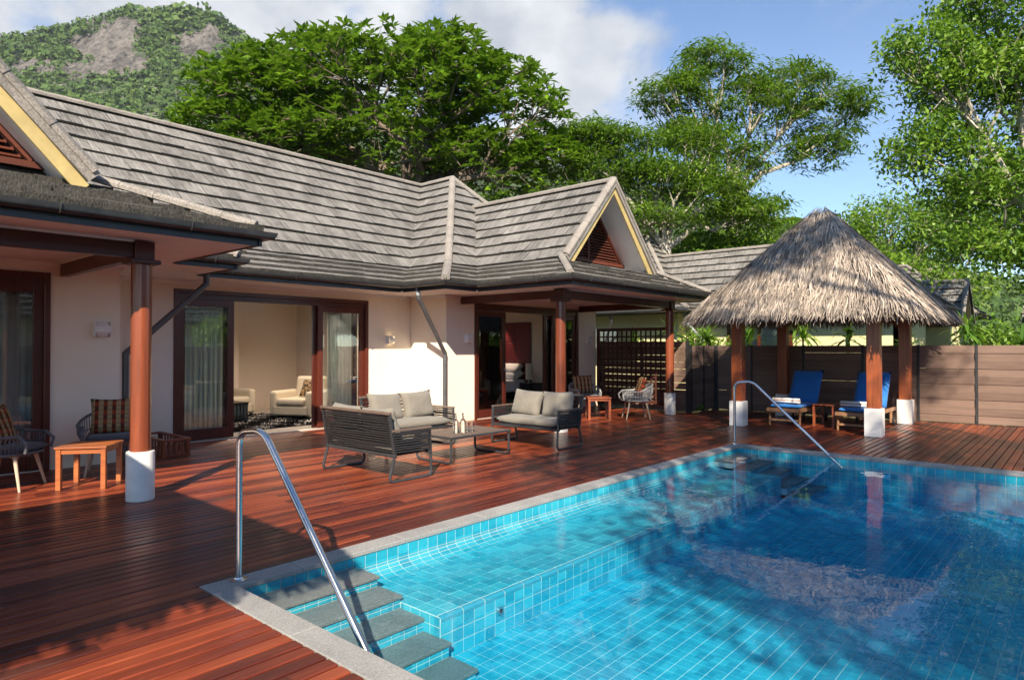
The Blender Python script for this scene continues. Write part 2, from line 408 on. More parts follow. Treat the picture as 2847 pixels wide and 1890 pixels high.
def butt():
    t = NT('dark_tile_edge'); p = t.pos(); n = t.noise(t.scale(p, (70, 70, 8)), 1.0, 4, .6); b = t.noise(p, 4, 6, .65)  # tile edges coloured darker than the tile tops
    t.base(t.ramp(t.math('ADD', t.math('MULTIPLY', n, .7), t.math('MULTIPLY', b, .4)), [(.35, (.030, .029, .026)), (.60, (.105, .100, .090)), (.85, (.22, .21, .19))])).rough(.95).spec(.1); t.bump(n, .8, .01); return t.m
M['butt'] = butt()
M['cap'] = stone('ridge_cap', (.10, .092, .085), (.34, .31, .28), 55, .9, .6)
M['gutter'] = plain('dark_gutter', (.042, .043, .046), .32, .2, 7, dirt=.3)
M['pipe'] = plain('grey_downpipe', (.085, .085, .092), .35, .15, 6)
M['pipe_pale'] = plain('pale_downpipe', (.33, .37, .40), .4, .1, 6)
M['yellow'] = plain('yellow_bargeboard', (.50, .39, .165), .6, .1, 5, .1, 50, dirt=.75)
M['louvre'] = wood('louvre_wood', (.050, .013, .009), (.16, .045, .026), 'x', .5, 1.0, .1, 0, 'pos')
def glass():
    t = NT('window_glass'); t.t.nodes.remove(t.p)
    gl = t.n('ShaderNodeBsdfGlossy'); gl.inputs['Roughness'].default_value = 0.0; gl.inputs['Color'].default_value = (1, 1, 1, 1)
    tr = t.n('ShaderNodeBsdfTransparent'); tr.inputs['Color'].default_value = (.955, .98, .975, 1)
    fr = t.n('ShaderNodeFresnel'); fr.inputs['IOR'].default_value = 1.5
    b = t.n('ShaderNodeBump'); b.inputs['Strength'].default_value = .02; b.inputs['Distance'].default_value = .05; t.l(t.noise(t.pos(), 1.6, 2, .5), b.inputs['Height'])
    t.l(b.outputs[0], gl.inputs['Normal'])
    f2 = t.math('MINIMUM', t.math('MULTIPLY', fr.outputs[0], 1.9), 1.0)
    mx = t.n('ShaderNodeMixShader'); t.l(f2, mx.inputs[0]); t.l(tr.outputs[0], mx.inputs[1]); t.l(gl.outputs[0], mx.inputs[2]); t.l(mx.outputs[0], t.out.inputs[0]); return t.m
M['glass'] = glass()
def clear():
    t = NT('clear_glass'); t.p.inputs['Transmission Weight'].default_value = 1.0; t.base((.95, .97, .97)).rough(.0); t.p.inputs['IOR'].default_value = 1.45; return t.m
M['clear'] = clear()
def cloth(name, c, var=.1, sc=420, rough=.9, bump=.25, sheen=.2):
    t = NT(name); v = t.obj(); w = t.noise(v, sc, 2, .5); n = t.noise(v, 5, 5, .6)
    t.base(t.mix(t.math('ADD', t.math('MULTIPLY', w, .5), t.math('MULTIPLY', n, .5)), tuple(x * (1 - var * 2) for x in c), tuple(min(1, x * (1 + var)) for x in c))).rough(rough).spec(.2)
    t.p.inputs['Sheen Weight'].default_value = sheen; t.bump(t.math('ADD', t.math('MULTIPLY', w, .25), t.math('MULTIPLY', t.noise(v, 7, 3, .5, 1.5), 1.6)), min(1, bump * 2.2), .012); return t.m
M['cushion'] = cloth('greige_cushion', (.215, .197, .168))
def sheer():
    t = NT('sheer_curtain'); n = t.noise(t.obj(), 200, 2, .5); c = t.mix(n, (.76, .80, .77), (.86, .89, .86)); t.base(c).rough(.9).spec(.1)
    tl = t.n('ShaderNodeBsdfTranslucent'); t.l(c, tl.inputs[0]); mx = t.n('ShaderNodeMixShader'); mx.inputs[0].default_value = .5
    t.l(t.p.outputs[0], mx.inputs[1]); t.l(tl.outputs[0], mx.inputs[2]); t.l(mx.outputs[0], t.out.inputs[0]); return t.m
M['curtain'] = sheer()
M['cream'] = cloth('cream_leather', (.66, .58, .44), .06, 60, .55, .1, 0)
M['linen'] = cloth('white_linen', (.80, .81, .84), .04, 150, .85, .15)
M['blue'] = cloth('blue_canvas', (.028, .185, .55), .12, 300, .75, .15)
M['seatpad'] = cloth('charcoal_pad', (.10, .10, .115), .12)
def striped(name, axis, n, ca, cb, w=.5):
    t = NT(name); x = t.xyz(t.obj())[{'x': 0, 'y': 1, 'z': 2}[axis]]; s = t.math('FRACT', t.math('MULTIPLY', x, n))
    t.base(t.mix(t.math('LESS_THAN', s, w), cb, ca)).rough(.95).spec(.1); t.bump(t.noise(t.obj(), 300, 3, .6), .4, .006); return t.m
M['towel'] = striped('striped_towel', 'z', 17.0, (.42, .25, .18), (.86, .85, .84), .45)
def plaid():
    t = NT('plaid_fabric'); x, y, z = t.xyz(t.obj())
    s = t.math('LESS_THAN', t.math('FRACT', t.math('MULTIPLY', x, 11.0)), .45)
    q = t.math('FRACT', t.math('MULTIPLY', y, 9.0)); r = t.math('LESS_THAN', q, .5)
    brown = t.mix(r, (.085, .030, .018), (.27, .045, .022)); col = t.mix(s, (.34, .245, .13), brown)
    col = t.mix(t.math('MULTIPLY', t.math('LESS_THAN', t.math('FRACT', t.math('MULTIPLY', y, 18.0)), .3), .35), col, (.07, .05, .025))
    t.base(col).rough(.95).spec(.1); t.bump(t.noise(t.obj(), 400, 2, .5), .25, .003); return t.m
M['plaid'] = plaid()
def checkc():
    t = NT('checked_fabric'); c = t.n('ShaderNodeTexChecker'); c.inputs['Scale'].default_value = 16; c.inputs[1].default_value = (.03, .02, .015, 1); c.inputs[2].default_value = (.32, .21, .10, 1)
    t.l(t.obj(), c.inputs[0]); t.base(c.outputs[0]).rough(.95); return t.m
M['checked'] = checkc()
M['rope'] = plain('black_rope', (.022, .023, .025), .55, .25, 40, .3, 350)
M['frame'] = plain('charcoal_frame', (.040, .043, .048), .38, .15, 12)
M['armwood'] = wood('grey_brown_slat', (.09, .062, .048), (.21, .155, .125), 'x', .5, 1.2, .1)
M['wicker'] = plain('grey_wicker', (.135, .145, .165), .6, .25, 30, .4, 250)
M['wicker_pale'] = plain('pale_grey_wicker', (.34, .35, .36), .6, .2, 30, .4, 250)
M['legwood'] = wood('pale_ash_leg', (.36, .27, .19), (.60, .49, .37), 'z', .5, 1.0, .05)
M['teak'] = wood('orange_teak', (.20, .048, .014), (.48, .155, .045), 'x', .36, 1.2, .08, .15)
M['teak_red'] = wood('reddish_teak', (.13, .03, .013), (.32, .085, .032), 'x', .36, 1.2, .08, .15)
M['lounger'] = wood('weathered_teak', (.17, .075, .035), (.40, .215, .11), 'x', .5, 1.2, .1)
M['rubber'] = plain('black_rubber', (.02, .02, .02), .8)
def fence():
    t = NT('fence_board'); p = t.pos(); g = t.noise(t.scale(p, (3, 1.2, 34)), 1.0, 7, .65, .6); big = t.noise(p, .9, 5, .6)
    rn = t.n('ShaderNodeObjectInfo').outputs['Random']
    f = t.math('ADD', t.math('ADD', t.math('MULTIPLY', g, .5), t.math('MULTIPLY', big, .4)), t.math('MULTIPLY', rn, .22))
    t.base(t.ramp(f, [(.3, (.10, .062, .047)), (.55, (.195, .126, .096)), (.85, (.29, .195, .15))])).rough(.75); t.bump(g, .3, .006); return t.m
M['fence'] = fence()
M['fpost'] = plain('dark_steel_post', (.030, .031, .034), .55, .3, 8)
M['lattice'] = wood('dark_lattice', (.028, .009, .007), (.085, .027, .018), 'z', .5, 1.0, .1, 0, 'pos')
def thatch():
    t = NT('palm_thatch'); a = t.attr('rnd'); p = t.pos(); b = t.noise(p, 1.3, 5, .6)
    f = t.math('ADD', t.math('MULTIPLY', a, .75), t.math('MULTIPLY', b, .4))
    t.base(t.ramp(f, [(.10, (.12, .096, .079)), (.40, (.245, .202, .168)), (.68, (.37, .312, .262)), (.95, (.52, .445, .37))])).rough(.9).spec(.15); return t.m
M['thatch'] = thatch()
def leaf(name, stops, trans=.35, rough=.4, tcol=(.25, .45, .03), spec=.5):
    t = NT(name); a = t.attr('rnd'); big = t.noise(t.pos(), .35, 4, .6)
    f = t.math('ADD', t.math('MULTIPLY', a, .72), t.math('MULTIPLY', big, .36))
    col = t.ramp(f, stops); t.base(col).rough(rough).spec(spec)
    tl = t.n('ShaderNodeBsdfTranslucent'); t.l(t.mix(.5, col, tcol), tl.inputs[0])
    mx = t.n('ShaderNodeMixShader'); mx.inputs[0].default_value = trans; t.l(t.p.outputs[0], mx.inputs[1]); t.l(tl.outputs[0], mx.inputs[2]); t.l(mx.outputs[0], t.out.inputs[0]); return t.m
M['leaf_big'] = leaf('broad_glossy_leaf', [(.15, (.036, .092, .008)), (.5, (.105, .22, .014)), (.78, (.19, .33, .022)), (.93, (.30, .42, .045)), (.99, (.34, .27, .07))], .30, .32)
M['leaf_fern'] = leaf('feathery_leaf', [(.15, (.030, .080, .010)), (.5, (.095, .190, .016)), (.85, (.19, .31, .028)), (.98, (.25, .27, .05))], .35, .5)
M['leaf_small'] = leaf('small_oval_leaf', [(.15, (.040, .11, .016)), (.5, (.12, .24, .026)), (.82, (.23, .37, .04)), (.94, (.34, .44, .07)), (.99, (.36, .30, .09))], .38, .45)
M['leaf_lime'] = leaf('lime_leaf', [(.1, (.06, .14, .015)), (.5, (.14, .26, .025)), (.9, (.26, .40, .04))], .40, .45)
M['leaf_strap'] = leaf('strap_leaf', [(.1, (.05, .13, .018)), (.5, (.12, .25, .03)), (.9, (.26, .38, .05))], .35, .4)
M['leaf_forest'] = leaf('forest_leaf', [(.1, (.022, .050, .014)), (.45, (.055, .105, .024)), (.8, (.105, .165, .038)), (.97, (.19, .23, .06))], .15, .7, spec=.2)
M['bark'] = plain('brown_bark', (.17, .135, .105), .9, .35, 5, .6, 22)
M['bark_pale'] = plain('pale_bark', (.42, .38, .32), .85, .3, 4, .5, 18)
M['deadwood'] = plain('bleached_branch', (.50, .46, .42), .9, .15, 4)
def rock():
    t = NT('granite_cliff'); p = t.pos(); s = t.noise(t.scale(p, (.22, .22, .018)), 1.0, 8, .7, .5); b = t.noise(p, .03, 6, .65); c = t.noise(p, .12, 6, .7)
    f = t.math('ADD', t.math('MULTIPLY', s, .6), t.math('ADD', t.math('MULTIPLY', b, .35), t.math('MULTIPLY', c, .15)))
    t.base(t.ramp(f, [(.42, (.020, .020, .020)), (.50, (.070, .066, .063)), (.62, (.165, .150, .138))])).rough(.95).spec(.1); t.bump(f, 1.0, 4.0); return t.m
M['rock'] = rock()
M['soil'] = plain('leaf_litter', (.055, .060, .025), .95, .4, .8)
M['hillsoil'] = plain('hill_undergrowth', (.035, .060, .018), .95, .5, .06)
M['red_panel'] = plain('red_upholstered_panel', (.16, .012, .016), .6, .15, 3)
M['black'] = plain('black_lacquer', (.012, .012, .014), .25, .1, 5)
M['floor'] = plain('pale_floor_tile', (.58, .53, .46), .3, .06, 3)
def rug():
    t = NT('shag_rug'); a = t.attr('rnd'); t.base(t.ramp(a, [(.55, (.016, .015, .015)), (.62, (.45, .43, .40))])).rough(1.0).spec(.05); return t.m
M['rug'] = rug()
def lampshade():
    t = NT('lamp_shade'); t.base((.78, .70, .52)).rough(.8); return t.m
M['shade'] = lampshade()
def glow(name, c, s):
    t = NT(name); t.base(c); t.p.inputs['Emission Color'].default_value = tuple(c) + (1,); t.p.inputs['Emission Strength'].default_value = s; return t.m
M['bulb'] = glow('lit_lamp_lens', (1.0, .72, .36), 5.0)
# ------------------------------------------------------------------ ground, deck, pool
g_ = MB().quad((-1200, -1200, -.75), (1200, -1200, -.75), (1200, 1200, -.75), (-1200, 1200, -.75)).build('ground', M['soil'], kind='structure')
PX0, PX1, PY0, PY1 = 1.98, 9.852, -1.2, 4.052            # inner faces of the basin
CX0, CX1, CY1 = 1.822, 10.085, 4.222                      # outer edges of the coping
FLOOR_Z, WATER_Z = -.50, -.082
u = MB()
for b in ((-4.0, CX0 + .05, -3.4, 10.72), (CX1 - .05, 15.9, -3.4, 7.6), (CX0 + .05, CX1 - .05, CY1 - .05, 10.72), (CX1 - .05, 14.3, 7.6, 9.62)):
    u.box(b[0], b[1], b[2], b[3], -.10, -.045)
u.box(CX0 + .05, CX1 - .05, -3.4, PY0 - .1, -.10, -.045)
deck = tag(u.build('deck', M['under']), kind='structure')
# boards: every row cut into staggered lengths
boards = []
def deck_rows(y_from, y_to, spans):
    j0 = math.ceil((y_from - DECK_Y0) / PITCH_B - 1e-6); j1 = math.floor((y_to - DECK_Y0) / PITCH_B)
    for j in range(j0, j1):
        y0 = DECK_Y0 + j * PITCH_B; r = random.Random(j * 13 + 5)
        for (xa, xb) in spans(y0):
            x = xa; first = True
            while x < xb - .01:
                L = r.uniform(1.2, 4.2) if first else r.uniform(3.4, 4.8)
                first = False; x2 = min(xb, x + L)
                if xb - x2 < .5: x2 = xb
                boards.append((x, x2, y0, r.uniform(-.0012, .0012))); x = x2
def sp_main(y):
    xr = 15.55 if y < 6.9 else 14.22
    if y < 9.58: return [(-3.4, xr)]
    return [(3.13, 8.94)]
deck_rows(CY1, 10.70, sp_main)
deck_rows(-3.2, CY1, lambda y: [(-3.4, CX0 - .004), (CX1 + .004, 15.62 + max(0, (4.2 - y) * .05))])
def board_geo(b):
    x0, x1, y0, dz = b; g = .0062; bv = .009; zt = .0 + dz; y1 = y0 + PITCH_B - g; y0 = y0 + g; x0 += .0015; x1 -= .0015
    zl = zt - .005
    V = [(x0, y0, zl), (x1, y0, zl), (x1, y0 + bv, zt), (x0, y0 + bv, zt), (x0, y1 - bv, zt), (x1, y1 - bv, zt), (x1, y1, zl), (x0, y1, zl),
         (x0, y0, -.03), (x1, y0, -.03), (x1, y1, -.03), (x0, y1, -.03)]
    F = [(0, 1, 2, 3), (3, 2, 5, 4), (4, 5, 6, 7), (8, 9, 1, 0), (7, 6, 10, 11), (0, 3, 4, 7, 11, 8), (1, 9, 10, 6, 5, 2)]
    return V, F
def pick(items, pts, n=300):
    """indices of the n items that show largest"""
    sc = [max(in_view(p) for p in ps) ** 2 for ps in pts]
    order = sorted(range(len(items)), key=lambda i: -sc[i])
    return set(i for i in order[:n] if sc[i] > 0)
pts = [[(x0 + (x1 - x0) * t, y0, 0) for t in (0, .25, .5, .75, 1)] for (x0, x1, y0, dz) in boards]
sel = pick(boards, pts, 300)
rest = MB()
for i, b in enumerate(boards):
    V, F = board_geo(b)
    if i in sel: link('board', raw_mesh('board', V, F), M['deck'], deck)
    else: rest.add(V, F)
o = link('boards', raw_mesh('boards', rest.v, rest.f), M['deck'], deck, kind='stuff')

# basin shell (grout) with the built-in bench and steps
pool = MB(); T = .12
BX0, BX1 = 2.86, 8.98                                     # bench length
prof = [(PY1, -.03), (PY1, -.128), (4.046, -.150), (4.024, -.176), (3.985, -.197), (3.935, -.210), (3.875, -.216), (3.150, -.216), (3.128, -.224), (3.120, -.246), (3.120, FLOOR_Z)]
def strip(m, a, b, x0, x1): m.quad((x0, a[0], a[1]), (x1, a[0], a[1]), (x1, b[0], b[1]), (x0, b[0], b[1]))
for i in range(len(prof) - 1): strip(pool, prof[i], prof[i + 1], BX0, BX1)
STEP = [(-.097, 3.765), (-.170, 3.515), (-.254, 3.275), (-.345, 3.035), (-.435, 2.80)]
for (xa, xb) in ((PX0, BX0), (BX1, PX1)):
    y = PY1; pool.quad((xa, PY1, -.03), (xb, PY1, -.03), (xb, PY1, -.11), (xa, PY1, -.11)); zprev = None
    for (z, yf) in STEP:
        pool.box(xa, xb, yf + .004, PY1, FLOOR_Z - .001, z - .022)
# bench ends (towards the steps)
for x in (BX0, BX1):
    pool.add([(x, p[0], p[1]) for p in prof] + [(x, PY1, FLOOR_Z)], [tuple(range(len(prof) + 1))])
pool.box(PX0 - T, PX1 + T, PY0 - T, PY1 + T, FLOOR_Z - .1, FLOOR_Z)         # floor slab
pool.box(PX0 - T, PX0, PY0 - T, PY1 + T, FLOOR_Z, -.03)
pool.box(PX1, PX1 + T, PY0 - T, PY1 + T, FLOOR_Z, -.03)
pool.box(PX0, PX1, PY1 + .0005, PY1 + T, FLOOR_Z, -.03)
pool.box(PX0, PX1, PY0 - T, PY0, FLOOR_Z, -.03)
basin = tag(pool.build('pool_basin', M['grout'], fix=True), kind='structure')
tiles = []       # (verts, faces, centre)
TP = .1023; TG = .0037
def tile(o, u_, v_, w, h, n_, th=.0035):
    o, u_, v_, n_ = Vector(o), Vector(u_), Vector(v_), Vector(n_)
    P = [o + u_ * TG + v_ * TG, o + u_ * (w - TG) + v_ * TG, o + u_ * (w - TG) + v_ * (h - TG), o + u_ * TG + v_ * (h - TG)]
    Q = [p + n_ * th for p in P]
    tiles.append(([tuple(p) for p in P + Q], [(4, 5, 6, 7), (0, 1, 5, 4), (1, 2, 6, 5), (2, 3, 7, 6), (3, 0, 4, 7)], tuple((Q[0] + Q[2]) / 2)))
def grid(o, u_, v_, W, H, n_, tp=TP, tq=TP):
    o, u_, v_ = Vector(o), Vector(u_), Vector(v_); i = 0
    a = 0.0
    while a < W - .012:
        b = 0.0; w = min(tp, W - a)
        while b < H - .012:
            tile(o + u_ * a + v_ * b, u_, v_, w, min(tq, H - b), n_); b += tq
        a += tp
X, Y, Z = Vector((1, 0, 0)), Vector((0, 1, 0)), Vector((0, 0, 1))
# long wall: bench rows follow the cove
for i in range(len(prof) - 1):
    if i in (7, 8): continue
    a, b = Vector((0, *prof[i])), Vector((0, *prof[i + 1])); d = (b - a); L = d.length; d.normalize(); n_ = X.cross(d); n_ = -n_ if n_.z < 0 or (abs(n_.z) < 1e-6 and n_.y > 0) else n_
    if i == 6: grid((BX0, a.y, a.z), X, d, BX1 - BX0, L, n_)
    elif i == 9: grid((BX0, a.y, a.z), X, d, BX1 - BX0, L, n_, TP, L / 3)
    else: grid((BX0, a.y, a.z), X, d, BX1 - BX0, L, n_, TP, L + .02)
for (xa, xb) in ((PX0, BX0), (BX1, PX1)):
    grid((xa, PY1, -.03), X, -Z, xb - xa, .068, -Y, TP, .068)
    for k, (z, yf) in enumerate(STEP):
        zn = STEP[k + 1][0] if k < 4 else FLOOR_Z
        grid((xa, yf + .004, z - .022), X, -Z, xb - xa, (z - .022) - zn, -Y, TP, ((z - .022) - zn) / 2)
grid((PX1, PY1, -.03), -Y, -Z, PY1 - PY0, FLOOR_Z + .03 and (-.03 - FLOOR_Z), -X)
grid((PX0, PY1, -.03), -Y, -Z, PY1 - PY0, (-.03 - FLOOR_Z), X)
grid((PX0, 3.115, FLOOR_Z), X, -Y, PX1 - PX0, 3.115 - PY0, Z)
grid((BX0, 3.51, -.216), -Y, -Z, .39, .13, -X, .098, .065)
sel = pick(tiles, [[t[2]] for t in tiles], 300)
rest = MB()
for i, (V, F, c) in enumerate(tiles):
    if i in sel: link('tile', raw_mesh('tile', V, F), M['tile'], basin)
    else: rest.add(V, F)
link('tiles', raw_mesh('tiles', rest.v, rest.f), M['tile'], basin, kind='stuff')
# bullnose edge of the bench, 0.2 m pieces
x = BX0
while x < BX1 - .01:
    x2 = min(BX1, x + 2 * TP); b = MB(); pr = [(3.150, -.2125), (3.137, -.2135), (3.124, -.2185), (3.117, -.228), (3.1165, -.246)]
    for i in range(len(pr) - 1): strip(b, pr[i], pr[i + 1], x + .003, x2 - .003)
    b.build('bullnose', M['bull'], basin, smooth=True, fix=True); x = x2
# step treads
for (xa, xb) in ((PX0 + .002, BX0 + .012), (BX1 - .012, PX1 - .002)):
    y = PY1 - .004
    for (z, yf) in STEP:
        MB().box(xa, xb, yf - .010, y, z - .022, z).build('step_tread', M['step'], basin, bevel=.004); y = yf + .003
# wall jets
for x in (3.42, 7.55):
    j = MB().tube([(x, 3.1165, -.335), (x, 3.105, -.335)], .030, 18); jj = j.build('water_inlet', M['steel'], basin, smooth=True)
    MB().tube([(x, 3.1045, -.335), (x, 3.103, -.335)], .015, 12).build('nozzle', M['black'], jj)
# coping stones
def slab(x0, x1, y0, y1): MB().box(x0 + .0015, x1 - .0015, y0 + .0015, y1 - .0015, -.03, .003).build('coping_stone', M['coping'], basin, bevel=.004)
x = CX0
for L in [.62, .9, .9, .9, .9, .9, .9, .9, .9, .45]:
    x2 = min(CX1, x + L) if x + L < CX1 - .1 else CX1; slab(x, x2, PY1 - .012, CY1); x = x2
    if x >= CX1: break
y = PY1 - .012
while y > PY0 - .1:
    y2 = max(PY0 - .1, y - .9); slab(CX0, PX0 + .012, y2, y); slab(PX1 - .012, CX1, y2, y); y = y2
slab(CX0, CX1, PY0 - .27, PY0 - .1)
# water sheet
w = MB().box(PX0 - .06, PX1 + .06, PY0 - .06, PY1 + .06, FLOOR_Z - .05, WATER_Z)      # water body; its sides lie inside the basin walls
tag(w.build('water', M['water'], fix=True), kind='structure')
# handrails
def arc(p0, p1, p2, r, n=6):
    p0, p1, p2 = Vector(p0), Vector(p1), Vector(p2); a = (p0 - p1).normalized(); b = (p2 - p1).normalized(); A, B = p1 + a * r, p1 + b * r
    return [(A * (1 - t) ** 2 + p1 * 2 * t * (1 - t) + B * t * t) for t in [i / n for i in range(n + 1)]]
def handrail(x, label, rr=(.05, -1.40, -.185)):
    t = thing('handrail', label, 'handrail', (x, 4.145, 0), 0, 'steel handrails at the pool steps')
    P = [(0, 0, 0), (0, 0, .955), (.02, -.27, .985), rr]
    pts = [Vector(P[0])] + arc(P[0], P[1], P[2], .09) + arc(P[1], P[2], P[3], .10) + [Vector(P[3])]
    MB().tube(pts, .0215, 14).build('rail', M['steel'], t, smooth=True)
    MB().lathe([(.055, .003), (.055, .009), (.030, .014), (.027, .022), (.0215, .024)], 22).build('base_flange', M['steel'], t, smooth=True)
    for a in (.4, 2.5, 4.6): MB().lathe([(.006, .009), (.006, .013), (.0, .014)], 8, (.041 * math.cos(a), .041 * math.sin(a), 0)).build('bolt', M['steel'], t)
    return t
handrail(2.045, 'steel handrail at the nearest corner of the pool, beside the grey steps')
handrail(9.93, 'steel handrail at the far pool corner in front of the thatched gazebo', (-.08, -1.555, -.16))
# ------------------------------------------------------------------ the villa
EZ, FR, FH, TM = 2.68, 1.08, .48, 1.054      # eave height, flare run, flare rise, main slope
def clip(poly, ax, lim, keep_less):
    out = []
    for i in range(len(poly)):
        a, b = poly[i], poly[(i + 1) % len(poly)]
        ia = (a[ax] <= lim) if keep_less else (a[ax] >= lim); ib = (b[ax] <= lim) if keep_less else (b[ax] >= lim)
        if ia: out.append(a)
        if ia != ib:
            t = (lim - a[ax]) / (b[ax] - a[ax]); out.append(tuple(a[k] + (b[k] - a[k]) * t for k in range(2)))
    return out
def roof_tiles(A, B, C, D, tw=.33, expo=.335, thick=.052, seed=1, store=None, ragged=.022):
    """shingles on the plane face A-B (lower edge, left to right) C-D (upper edge); cut to the face"""
    r = random.Random(seed); A, B, C, D = map(Vector, (A, B, C, D)); u_ = (B - A).normalized(); w = D - A
    v_ = (w - u_ * w.dot(u_)).normalized(); n_ = u_.cross(v_)
    poly = [((P - A).dot(u_), (P - A).dot(v_)) for P in (A, B, C, D)]
    if (Vector(poly[2]) - Vector(poly[3])).length < 1e-4: poly = poly[:3]
    V1 = max(p[1] for p in poly); rows = max(1, round(V1 / expo)); e = V1 / rows
    umin, umax = min(p[0] for p in poly), max(p[0] for p in poly)
    for k in range(rows):
        v0 = k * e; row = clip(clip(poly, 1, v0, False), 1, v0 + e, True)
        if len(row) < 3: continue
        off = (k % 2) * tw / 2 + (seed % 7) * .05; a = umin - tw + off % tw
        while a < umax:
            q = clip(clip(row, 0, a + .0012, False), 0, a + tw - .0012, True)
            if len(q) >= 3:
                ar = abs(sum(q[i][0] * q[(i + 1) % len(q)][1] - q[(i + 1) % len(q)][0] * q[i][1] for i in range(len(q)))) / 2
                if ar > .0015:
                    jt = r.uniform(-.004, ragged * .8); dv = r.uniform(-.008, .008)
                    top = []; bot = []
                    for (x, y) in q:
                        hgt = .010 + (thick + jt) * (1 - (y - v0) / e); yy = y + (dv if abs(y - v0) < 1e-4 else 0)
                        if abs(y - v0) < 1e-4 and k == 0: yy = y
                        top.append(A + u_ * x + v_ * yy + n_ * hgt); bot.append(A + u_ * x + v_ * yy - n_ * .012)
                    m = len(q); VV = [tuple(p) for p in top + bot]
                    FF = [tuple(range(m))] + [(i, m + i, m + (i + 1) % m, (i + 1) % m) for i in range(m)]
                    UV = [(x - a, y - v0) for (x, y) in q] * 2
                    c = sum(top, Vector()) / m
                    store.append((VV, FF, UV, c, ar * abs(n_.dot((Vector((0, 0, 1.5)) - c).normalized())), r.random(), n_.dot(Vector((0, 0, 1.5)) - c) > 0))
            a += tw
def emit_tiles(store, root, nmax, mat):
    sc = [(in_view(t[3]) ** 2) * t[4] if t[6] else 0 for t in store]
    order = sorted(range(len(store)), key=lambda i: -sc[i]); sel = set(i for i in order[:nmax] if sc[i] > 0)
    V, F, U, R, MI = [], [], [], [], []
    for i, t in enumerate(store):
        if i in sel:
            me = raw_mesh('roof_tile', t[0], t[1], t[2], [t[5]] * len(t[1])); me.materials.append(mat); me.materials.append(M['butt'])
            me.polygons.foreach_set('material_index', [0] + [1] * (len(t[1]) - 1)); link('roof_tile', me, None, root)
        else:
            b = len(V); V += t[0]; F += [tuple(j + b for j in f) for f in t[1]]; U += t[2]; R += [t[5]] * len(t[1]); MI += [0] + [1] * (len(t[1]) - 1)
    if V:
        me = raw_mesh('roof_tiles', V, F, U, R); me.materials.append(mat); me.materials.append(M['butt']); me.polygons.foreach_set('material_index', MI); link('roof_tiles', me, None, root, kind='stuff')
def cap_line(m, p, q, r=.075, step=.36):
    """overlapping ridge caps from p up to q"""
    p, q = Vector(p), Vector(q); d = q - p; L = d.length; d.normalize(); n = max(1, round(L / step)); s = L / n
    sd = d.cross(Vector((0, 0, 1))).normalized(); up = sd.cross(d).normalized()
    for i in range(n):
        a = p + d * (i * s); b = p + d * ((i + 1) * s + .03)
        ra = r * 1.06; rb = r * .97; K = 7; Vv = []
        for (c, rr) in ((a, ra), (b, rb)):
            for k in range(K):
                t = -.15 * PI + 1.3 * PI * k / (K - 1); Vv.append(c + sd * math.cos(t) * rr * 1.05 + up * (math.sin(t) * rr * .85))
        m.append((Vv, [(k, k + 1, K + k + 1, K + k) for k in range(K - 1)] + [tuple(range(K)), tuple(reversed(range(K, 2 * K)))]))
def emit_caps(CAPS, root, nmax=300):
    ct = [sum(v, Vector()) / len(v) for v, f in CAPS]; sc = [in_view(c) for c in ct]; order = sorted(range(len(CAPS)), key=lambda i: -sc[i]); rest = MB()
    for r_, i in enumerate(order):
        if r_ < nmax and sc[i] > 0: MB().add(*CAPS[i]).build('ridge_cap', M['cap'], root, smooth=True)
        else: rest.add(*CAPS[i])
    if rest.v: rest.build('ridge_caps', M['cap'], root, smooth=True, kind='stuff')
VB = (8.0, 12.0, 0)
villa = thing('villa', 'cream single storey villa with grey shingle roofs and two gabled porches beside the deck', 'house', VB, world=True)
store = []; sheet = MB(); CAPS = []; soff = MB()
def face(A, B, C, D, seed, tiles_=True):
    A, B, C, D = map(Vector, (A, B, C, D)); n_ = (B - A).cross(D - A).normalized()
    ps = [A, B, C, D] if (C - D).length > 1e-4 else [A, B, C]
    sheet.prism([p - n_ * .008 for p in ps], -n_ * .05)
    flat = n_.z > .8
    if tiles_: roof_tiles(A, B, C, D, seed=seed, store=store, thick=.046 if flat else .042, expo=.30 if flat else .335, ragged=.022)
def hip(c, x0, x1, yf, yb, vis_right=False, seed=1, porch=None):
    """hip-ended wing: eaves x0..x1, front eave yf; ridge runs back to yb"""
    hw = (x1 - x0) / 2; zf = EZ + FH; zr = zf + (hw - FR) * TM
    face((x0, yf, EZ), (x1, yf, EZ), (x1 - FR, yf + FR, zf), (x0 + FR, yf + FR, zf), seed)
    face((x0 + FR, yf + FR, zf), (x1 - FR, yf + FR, zf), (c, yf + hw, zr), (c, yf + hw, zr), seed + 1)
    face((x0, yb, EZ), (x0, yf, EZ), (x0 + FR, yf + FR, zf), (x0 + FR, yb, zf), seed + 2)
    face((x0 + FR, yb, zf), (x0 + FR, yf + FR, zf), (c, yf + hw, zr), (c, yb, zr), seed + 3)
    face((x1, yf, EZ), (x1, yb, EZ), (x1 - FR, yb, zf), (x1 - FR, yf + FR, zf), seed + 4, vis_right)
    face((x1 - FR, yf + FR, zf), (x1 - FR, yb, zf), (c, yb, zr), (c, yf + hw, zr), seed + 5, vis_right)
    for s, xe in ((1, x0), (-1, x1)):
        cap_line(CAPS, (xe, yf, EZ + .05), (xe + s * FR, yf + FR, zf + .05)); cap_line(CAPS, (xe + s * FR, yf + FR, zf + .05), (c, yf + hw, zr + .05))
    cap_line(CAPS, (c, yf + hw, zr + .05), (c, yb, zr + .05))
    return zr
